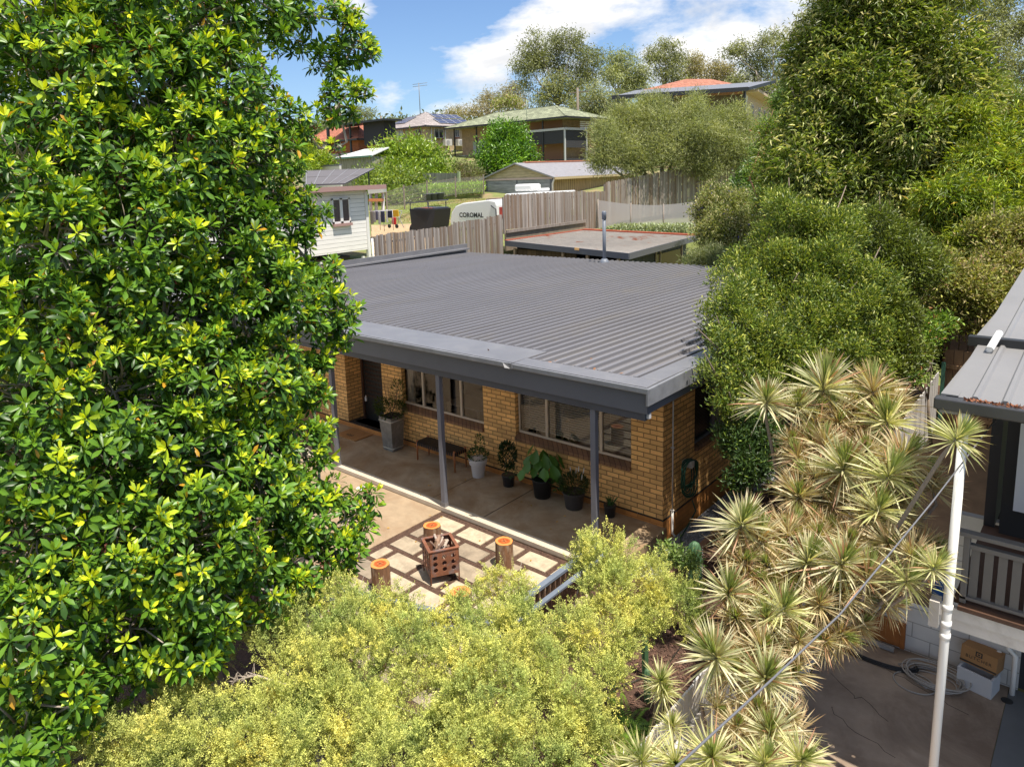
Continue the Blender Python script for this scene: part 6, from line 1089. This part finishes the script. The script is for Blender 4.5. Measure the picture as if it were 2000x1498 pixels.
tree('lance_leaf_tree', 'bright green tree with orange young leaf tips at the right edge', 'tree', (2.5, 9.5, .8), lobes_px([(1880,250,45,17.5),(1930,290,50,17.5),(1900,340,60,17),(1960,360,50,17),(1860,410,60,16),(1920,430,60,16),(1880,490,45,15.5),(1975,430,40,16.5),(1985,270,40,18)]), 20, 14, .26, .17, .03, [(.24, .32, .035), (.38, .42, .05), (.12, .18, .025)], M_leafg, r0=.14, up=.0, droop=.3, tips=(.025, (.50, .36, .06)), leafvar=.3)
tree('climber_thicket', 'tangled thicket with bare twigs above the brown fence at right', 'shrub', (3.6, 7.4, .7), lobes_px([(1850,540,50,14.2),(1900,580,60,14),(1950,520,50,14.5),(1960,600,40,14),(1865,600,38,13.8),(1915,620,26,13.6),(1835,580,36,14),(1985,470,50,15),(1990,560,50,14.5),(1940,460,40,15)]), 26, 10, .2, .09, .032, [(.25, .27, .06), (.36, .36, .09), (.15, .17, .04), (.38, .32, .15)], M_leafdull, r0=.06, up=.2, leafvar=.4, tips=(.03, (.4, .24, .14)))
tree('climber_thicket', 'leafy creeper spilling over the junction of the white and brown fences', 'shrub', (3.0, 4.6, .6), lobes_px([(1792,690,20,12.6),(1810,655,22,12.8),(1782,740,15,12.4),(1835,640,18,13.2)]), 55, 9, .14, .085, .03, [(.16, .28, .04), (.26, .38, .06), (.10, .18, .03)], M_leaf, r0=.03, tips=(.05, (.6, .28, .14)))
tree('hedge_bush', 'dark bush filling the gap behind the white and brown fence corner', 'shrub', (3.1, 10.2, 1.0), [(np.array([3.0, 9.9, 1.9]), .9), (np.array([2.2, 10.4, 1.6]), .9), (np.array([3.9, 10.2, 1.7]), .8)], 8, 16, .3, .13, .045, [(.09, .15, .03), (.15, .23, .04), (.06, .10, .025)], M_leaf, r0=.06)
# ---- middle distance
tree('feathery_tree', 'wide feathery grey green tree with spreading bare limbs in the middle distance', 'tree', at(1288, 400, 43), lobes_px([(1190,278,30,41.5),(1230,245,32,42.5),(1285,222,30,43),(1300,262,40,42),(1350,232,30,43),(1370,270,38,42),(1425,245,32,43),(1440,285,32,42),(1215,305,28,41),(1265,300,34,41.5),(1325,305,36,42),(1390,315,32,42),(1172,312,18,41),(1455,318,18,42),(1465,262,18,43)]), 4.5, 60, .55, .24, .03, [(.33, .36, .17), (.42, .43, .21), (.23, .26, .12)], M_leafdull, r0=.3, up=.35, trunk=M_trunkp, inner=.35, split=.1, tone=.3, cov=1.8, sub=11, sh=.6, so=.85)
tree('flowering_shrub', 'rounded shrub dotted with small violet flowers right of the shade cloth', 'shrub', at(1430, 545, 27), lobes_px([(1395,410,36,30),(1435,420,40,29),(1465,450,36,28),(1400,460,42,28.5),(1440,490,42,28),(1395,440,30,30),(1475,500,26,27.5),(1400,390,24,30)]), 14, 13, .3, .11, .05, [(.22, .25, .08), (.32, .34, .12), (.40, .36, .20), (.13, .16, .05)], M_leafdull, r0=.1, tips=(.012, (.15, .12, .5)), leafvar=.35)
tree('grey_shrub', 'low grey green tufted shrub just beyond the right back corner of the grey roof', 'shrub', at(1390, 560, 25), lobes_px([(1360,512,16,25.5),(1385,508,20,25.5),(1410,514,18,25),(1345,520,12,25.5)]), 22, 16, .25, .16, .018, [(.30, .32, .18), (.20, .24, .12)], M_leafdull, r0=.05, up=.6)
tree('reddish_sapling', 'slender sapling with reddish new leaves left of the tall dark tree', 'tree', at(1500, 520, 24), lobes_px([(1500,290,22,26),(1505,340,28,25.5),(1495,380,26,25),(1510,420,26,25),(1500,250,16,26)]), 16, 12, .3, .13, .04, [(.16, .24, .05), (.24, .3, .06)], M_leaf, r0=.1, trunk=mat('trunk_red', (.30, .15, .09), .8, var=.3), tips=(.05, (.38, .18, .08)), split=.4)
tree('hedge_bush', 'dark green hedge bush below the feathery tree', 'shrub', at(1465, 420, 35), lobes_px([(1450,370,26,36),(1480,350,28,36),(1470,395,24,35),(1500,310,26,37),(1430,385,16,36),(1520,260,28,38)]), 8, 16, .4, .2, .06, [(.09, .16, .035), (.15, .26, .04), (.06, .11, .03)], M_leaf, r0=.1)
tree('lime_tree', 'loose lime green tree in front of the beige house', 'tree', at(800, 400, 66), lobes_px([(752,312,22,66),(775,298,20,67),(800,308,26,66),(825,300,20,67),(848,318,22,66),(868,335,18,66),(770,335,26,65),(800,345,28,65),(835,345,24,65),(745,335,18,66),(812,285,14,67)]), 2.6, 22, .9, .42, .13, [(.33, .42, .05), (.25, .36, .05), (.17, .27, .04)], M_leaf, r0=.15, tone=.3)
tree('lime_shrub', 'mass of yellow green shrubs behind the weatherboard house roof', 'shrub', at(770, 405, 56), lobes_px([(715,352,16,58),(740,358,22,57),(765,372,24,56),(790,365,24,57),(735,380,20,55),(760,395,18,54),(800,385,16,56),(815,365,18,58),(780,395,14,54)]), 4, 20, .7, .32, .10, [(.30, .36, .06), (.20, .28, .05), (.12, .18, .04)], M_leaf, r0=.1)
tree('mango_tree', 'dense round bright green tree in front of the mossy roofed house', 'tree', at(988, 350, 72), lobes_px([(985,290,34,72),(960,305,26,72),(1015,305,28,72),(975,268,22,73),(1005,272,22,73),(990,322,32,71),(1030,318,20,72),(950,325,18,72)]), 3.4, 24, .8, .34, .14, [(.13, .27, .03), (.22, .38, .04), (.07, .15, .025)], M_leaf, r0=.2)
tree('dry_bush', 'brown dry bush between the board fence and the cream garage', 'shrub', at(915, 370, 64), lobes_px([(905,335,14,66),(922,345,14,65),(910,355,16,64),(930,362,12,63)]), 4, 20, .6, .35, .06, [(.20, .16, .09), (.13, .12, .06), (.2, .24, .08)], M_leafdull, r0=.08)
tree('lime_shrub', 'small lime shrub below the orange brick house', 'shrub', at(620, 345, 62), lobes_px([(605,300,18,62),(622,318,16,62),(640,322,10,62),(600,325,20,61)]), 5, 20, .6, .35, .09, [(.34, .42, .04), (.24, .34, .04)], M_leaf, r0=.08)
# tall grass at the head of the lawn
n = 9000; px = rng.uniform(795, 945, n); py = 388-6*rng.random(n)*1.0-(px-795)*.06-rng.uniform(0, 14, n); tt = 57+rng.uniform(-1, 3, n)
P = np.array([at(a, b_, c_) for a, b_, c_ in zip(px, py, tt)]); s1 = leafset(P, rdir(n)*.5+np.array([0, 0, 1.]), rdir(n), rng.uniform(.3, .7, n), .06, np.array([[.34, .50, .06]])*rng.uniform(.6, 1.3, (n, 1)), 'strap', .3)
tag(trimesh('tall_grass', *s1, M_leaf), kind='stuff')
n = 26000; px = rng.uniform(720, 960, n); tt = rng.uniform(30, 56, n); P = np.array([at(a, 400, c_) for a, c_ in zip(px, tt)]); P[:, 2] = gz(P[:, 0], P[:, 1]); P = P[P[:, 0] < -16.6]; dq = (P-CAM)@CF; qx = CX+FPX*((P-CAM)@CR)/dq; P = P[~((qx > 722) & (qx < 858) & (dq > 32.5) & (dq < 44.5) & (rng.random(len(P)) > .12))]; n = len(P)
s1 = leafset(P, rdir(n)*.6+np.array([0, 0, 1.]), rdir(n), .07, .03, np.array([[.36, .38, .10]])*rng.uniform(.5, 1.35, (n, 1))); tag(trimesh('lawn_grass', *s1, M_leaf), kind='stuff')
n = 5000; px = rng.uniform(1165, 1352, n); P = np.array([at(a, b_, c_) for a, b_, c_ in zip(px, 457-rng.uniform(0, 18, n)*np.clip((px-1150)/60, .3, 1), 36.5-(px-1168)/192*2.5+rng.uniform(-.5, .5, n))]); s1 = leafset(P, rdir(n)+np.array([0, 0, .6]), rdir(n), .16, .06, np.array([[.45, .50, .32]])*rng.uniform(.5, 1.3, (n, 1))); tag(trimesh('silver_groundcover', *s1, M_leafdull), kind='stuff')

# ---- skyline gum trees
def gum(label, ls, t_, cols, dens=.9, base_px=None, LL=.55, per=26, name='gum_tree', cr=1.5, r0=.45, split=.35, trunk=M_trunkp, cov=1.05):
    L = lobes_px([(a, b_, r, t_+rng.uniform(-2, 2)) for a, b_, r in ls]); bp = base_px or (np.mean([a for a, b_, r in ls]), max(b_ for a, b_, r in ls)+60); b = at(bp[0], bp[1], t_)
    return tree(name, label, 'tree', b, L, dens, per, cr, LL, LL*.28, cols, M_leafdull, None, r0=r0, up=0, hang=.25, droop=.2, split=split, trunk=trunk, inner=.15, tone=.3, keep=.25, flat=.7, cov=cov, sub=9, sh=.5, so=.9)
gc = [(.25, .27, .13), (.33, .34, .17), (.19, .21, .11)]; gb = [(.38, .32, .18), (.28, .25, .13), (.36, .31, .19)]
gum('tallest rounded gum tree on the skyline with pale limbs', [(1050,95,24),(1085,85,18),(1120,85,22),(1145,110,24),(1030,130,22),(1060,130,20),(1100,125,22),(1155,145,18),(1025,165,14),(1085,165,20),(1130,160,20),(1075,195,26),(1120,195,22)], 130, gc, base_px=(1090, 240), dens=.62)
gum('smaller pale gum tree just right of the tallest skyline gum', [(1200,125,20),(1225,118,18),(1245,145,22),(1190,155,22),(1215,165,26),(1250,175,20)], 135, [(.27, .30, .16), (.34, .36, .18)], base_px=(1215, 235))
gum('slim gum tree with an open crown above the terracotta roof', [(1298,90,11),(1310,105,16),(1285,115,14),(1325,125,14),(1270,110,9),(1300,140,22),(1330,150,16)], 140, gc, base_px=(1300, 235), dens=.75)
gum('brownish gum mass behind the terracotta roof', [(1345,130,20),(1370,145,22),(1400,140,22),(1345,165,20),(1425,165,22),(1385,175,24)], 150, gb, base_px=(1385, 240))
gum('windswept gum tree with separate tufts right of the terracotta roof', [(1430,105,13),(1450,95,12),(1460,120,16),(1490,85,13),(1510,75,13),(1475,140,20),(1500,125,16),(1530,95,14),(1525,150,20),(1550,130,18),(1450,165,20),(1490,180,24),(1540,190,26)], 125, gc, base_px=(1495, 260), dens=.75)
gum('gum tree crown touching the left side of the tall dark tree', [(1595,20,24),(1570,40,16),(1560,65,12),(1590,70,20),(1575,110,20),(1560,150,20),(1590,150,25),(1630,-10,25)], 95, gc, base_px=(1590, 260), dens=.9)
gum('gum trees behind the tall dark tree at the top right corner', [(1890,20,30),(1925,60,32),(1960,20,30),(1985,70,34),(1910,110,32),(1960,130,34),(1890,150,24),(1990,160,30)], 75, gc, base_px=(1940, 280), dens=1.5, LL=.4, cr=1.0)
gum('pale gum crown low on the skyline between the two tiled roofs', [(880,222,7),(905,218,11),(925,216,10),(945,212,12),(965,205,14),(950,190,10),(985,190,15),(1000,175,12),(1010,200,16)], 140, gb, base_px=(950, 245), dens=1.3, LL=.45)
gum('small round gum crown above the black deck roof', [(700,228,14),(715,226,12),(688,232,10)], 150, gc, base_px=(700, 262), dens=1.2)
gum('dense low gum scrub behind the feathery tree', [(1150,205,22),(1180,195,24),(1180,225,20),(1210,210,22),(1140,230,16),(1160,180,16)], 115, gc, base_px=(1175, 260), dens=1.5, LL=.45)
gum('bushy slope below the windswept gum beside the cream house', [(1540,215,26),(1565,250,30),(1555,290,26),(1530,300,20),(1575,200,26),(1590,300,30),(1545,180,22)], 50, [(.12, .20, .05), (.20, .28, .07)], base_px=(1560, 350), dens=4, LL=.25, cr=.6, name='slope_bush', r0=.2, cov=2.8)
tree('blossom_tree', 'small tree with cream and pink blossom behind the mossy green roof', 'tree', at(995, 235, 108), lobes_px([(985,203,8,108),(998,200,10,108),(1012,204,9,108),(975,208,7,108)]), 3, 22, .8, .4, .15, [(.28, .34, .08), (.45, .42, .25)], M_leafdull, r0=.15, tips=(.2, (.55, .45, .38)))
tree('hillside_bush', 'green bushes below the pale roofed house at the far right', 'shrub', at(1960, 330, 45), lobes_px([(1930,190,25,48),(1960,215,28,47),(1990,210,28,46),(1920,225,25,45),(1950,170,18,50)]), 5, 18, .6, .28, .07, [(.16, .24, .05), (.24, .28, .08), (.3, .26, .1)], M_leaf, r0=.1)
# distant wooded ridge
def ridge():
    n = 2200; xs_ = np.linspace(-150, 2150, 140); P = []
    for px in xs_:
        for k in range(16): t_ = rng.uniform(150, 210); top = at(px, 236-(px-1000)*.035, t_)[2]; q = at(px+rng.uniform(-10, 10), 300, t_); q[2] = rng.uniform(gxy(q[0], q[1]), top); P.append(q)
    P = np.array(P); k = 34; n = len(P); PP = np.repeat(P, k, 0)+rng.normal(size=(n*k, 3))*np.array([1.6, 1.6, 1.1]); C = np.repeat(np.array([(.18, .21, .10), (.25, .26, .13), (.14, .17, .08)])[rng.integers(0, 3, n)], k, 0)*rng.uniform(.7, 1.3, (n*k, 1))
    s1 = leafset(PP, rdir(n*k), rdir(n*k), 1.1, .5, C); tag(trimesh('distant_woodland', *s1, M_leafdull), kind='stuff')
ridge()
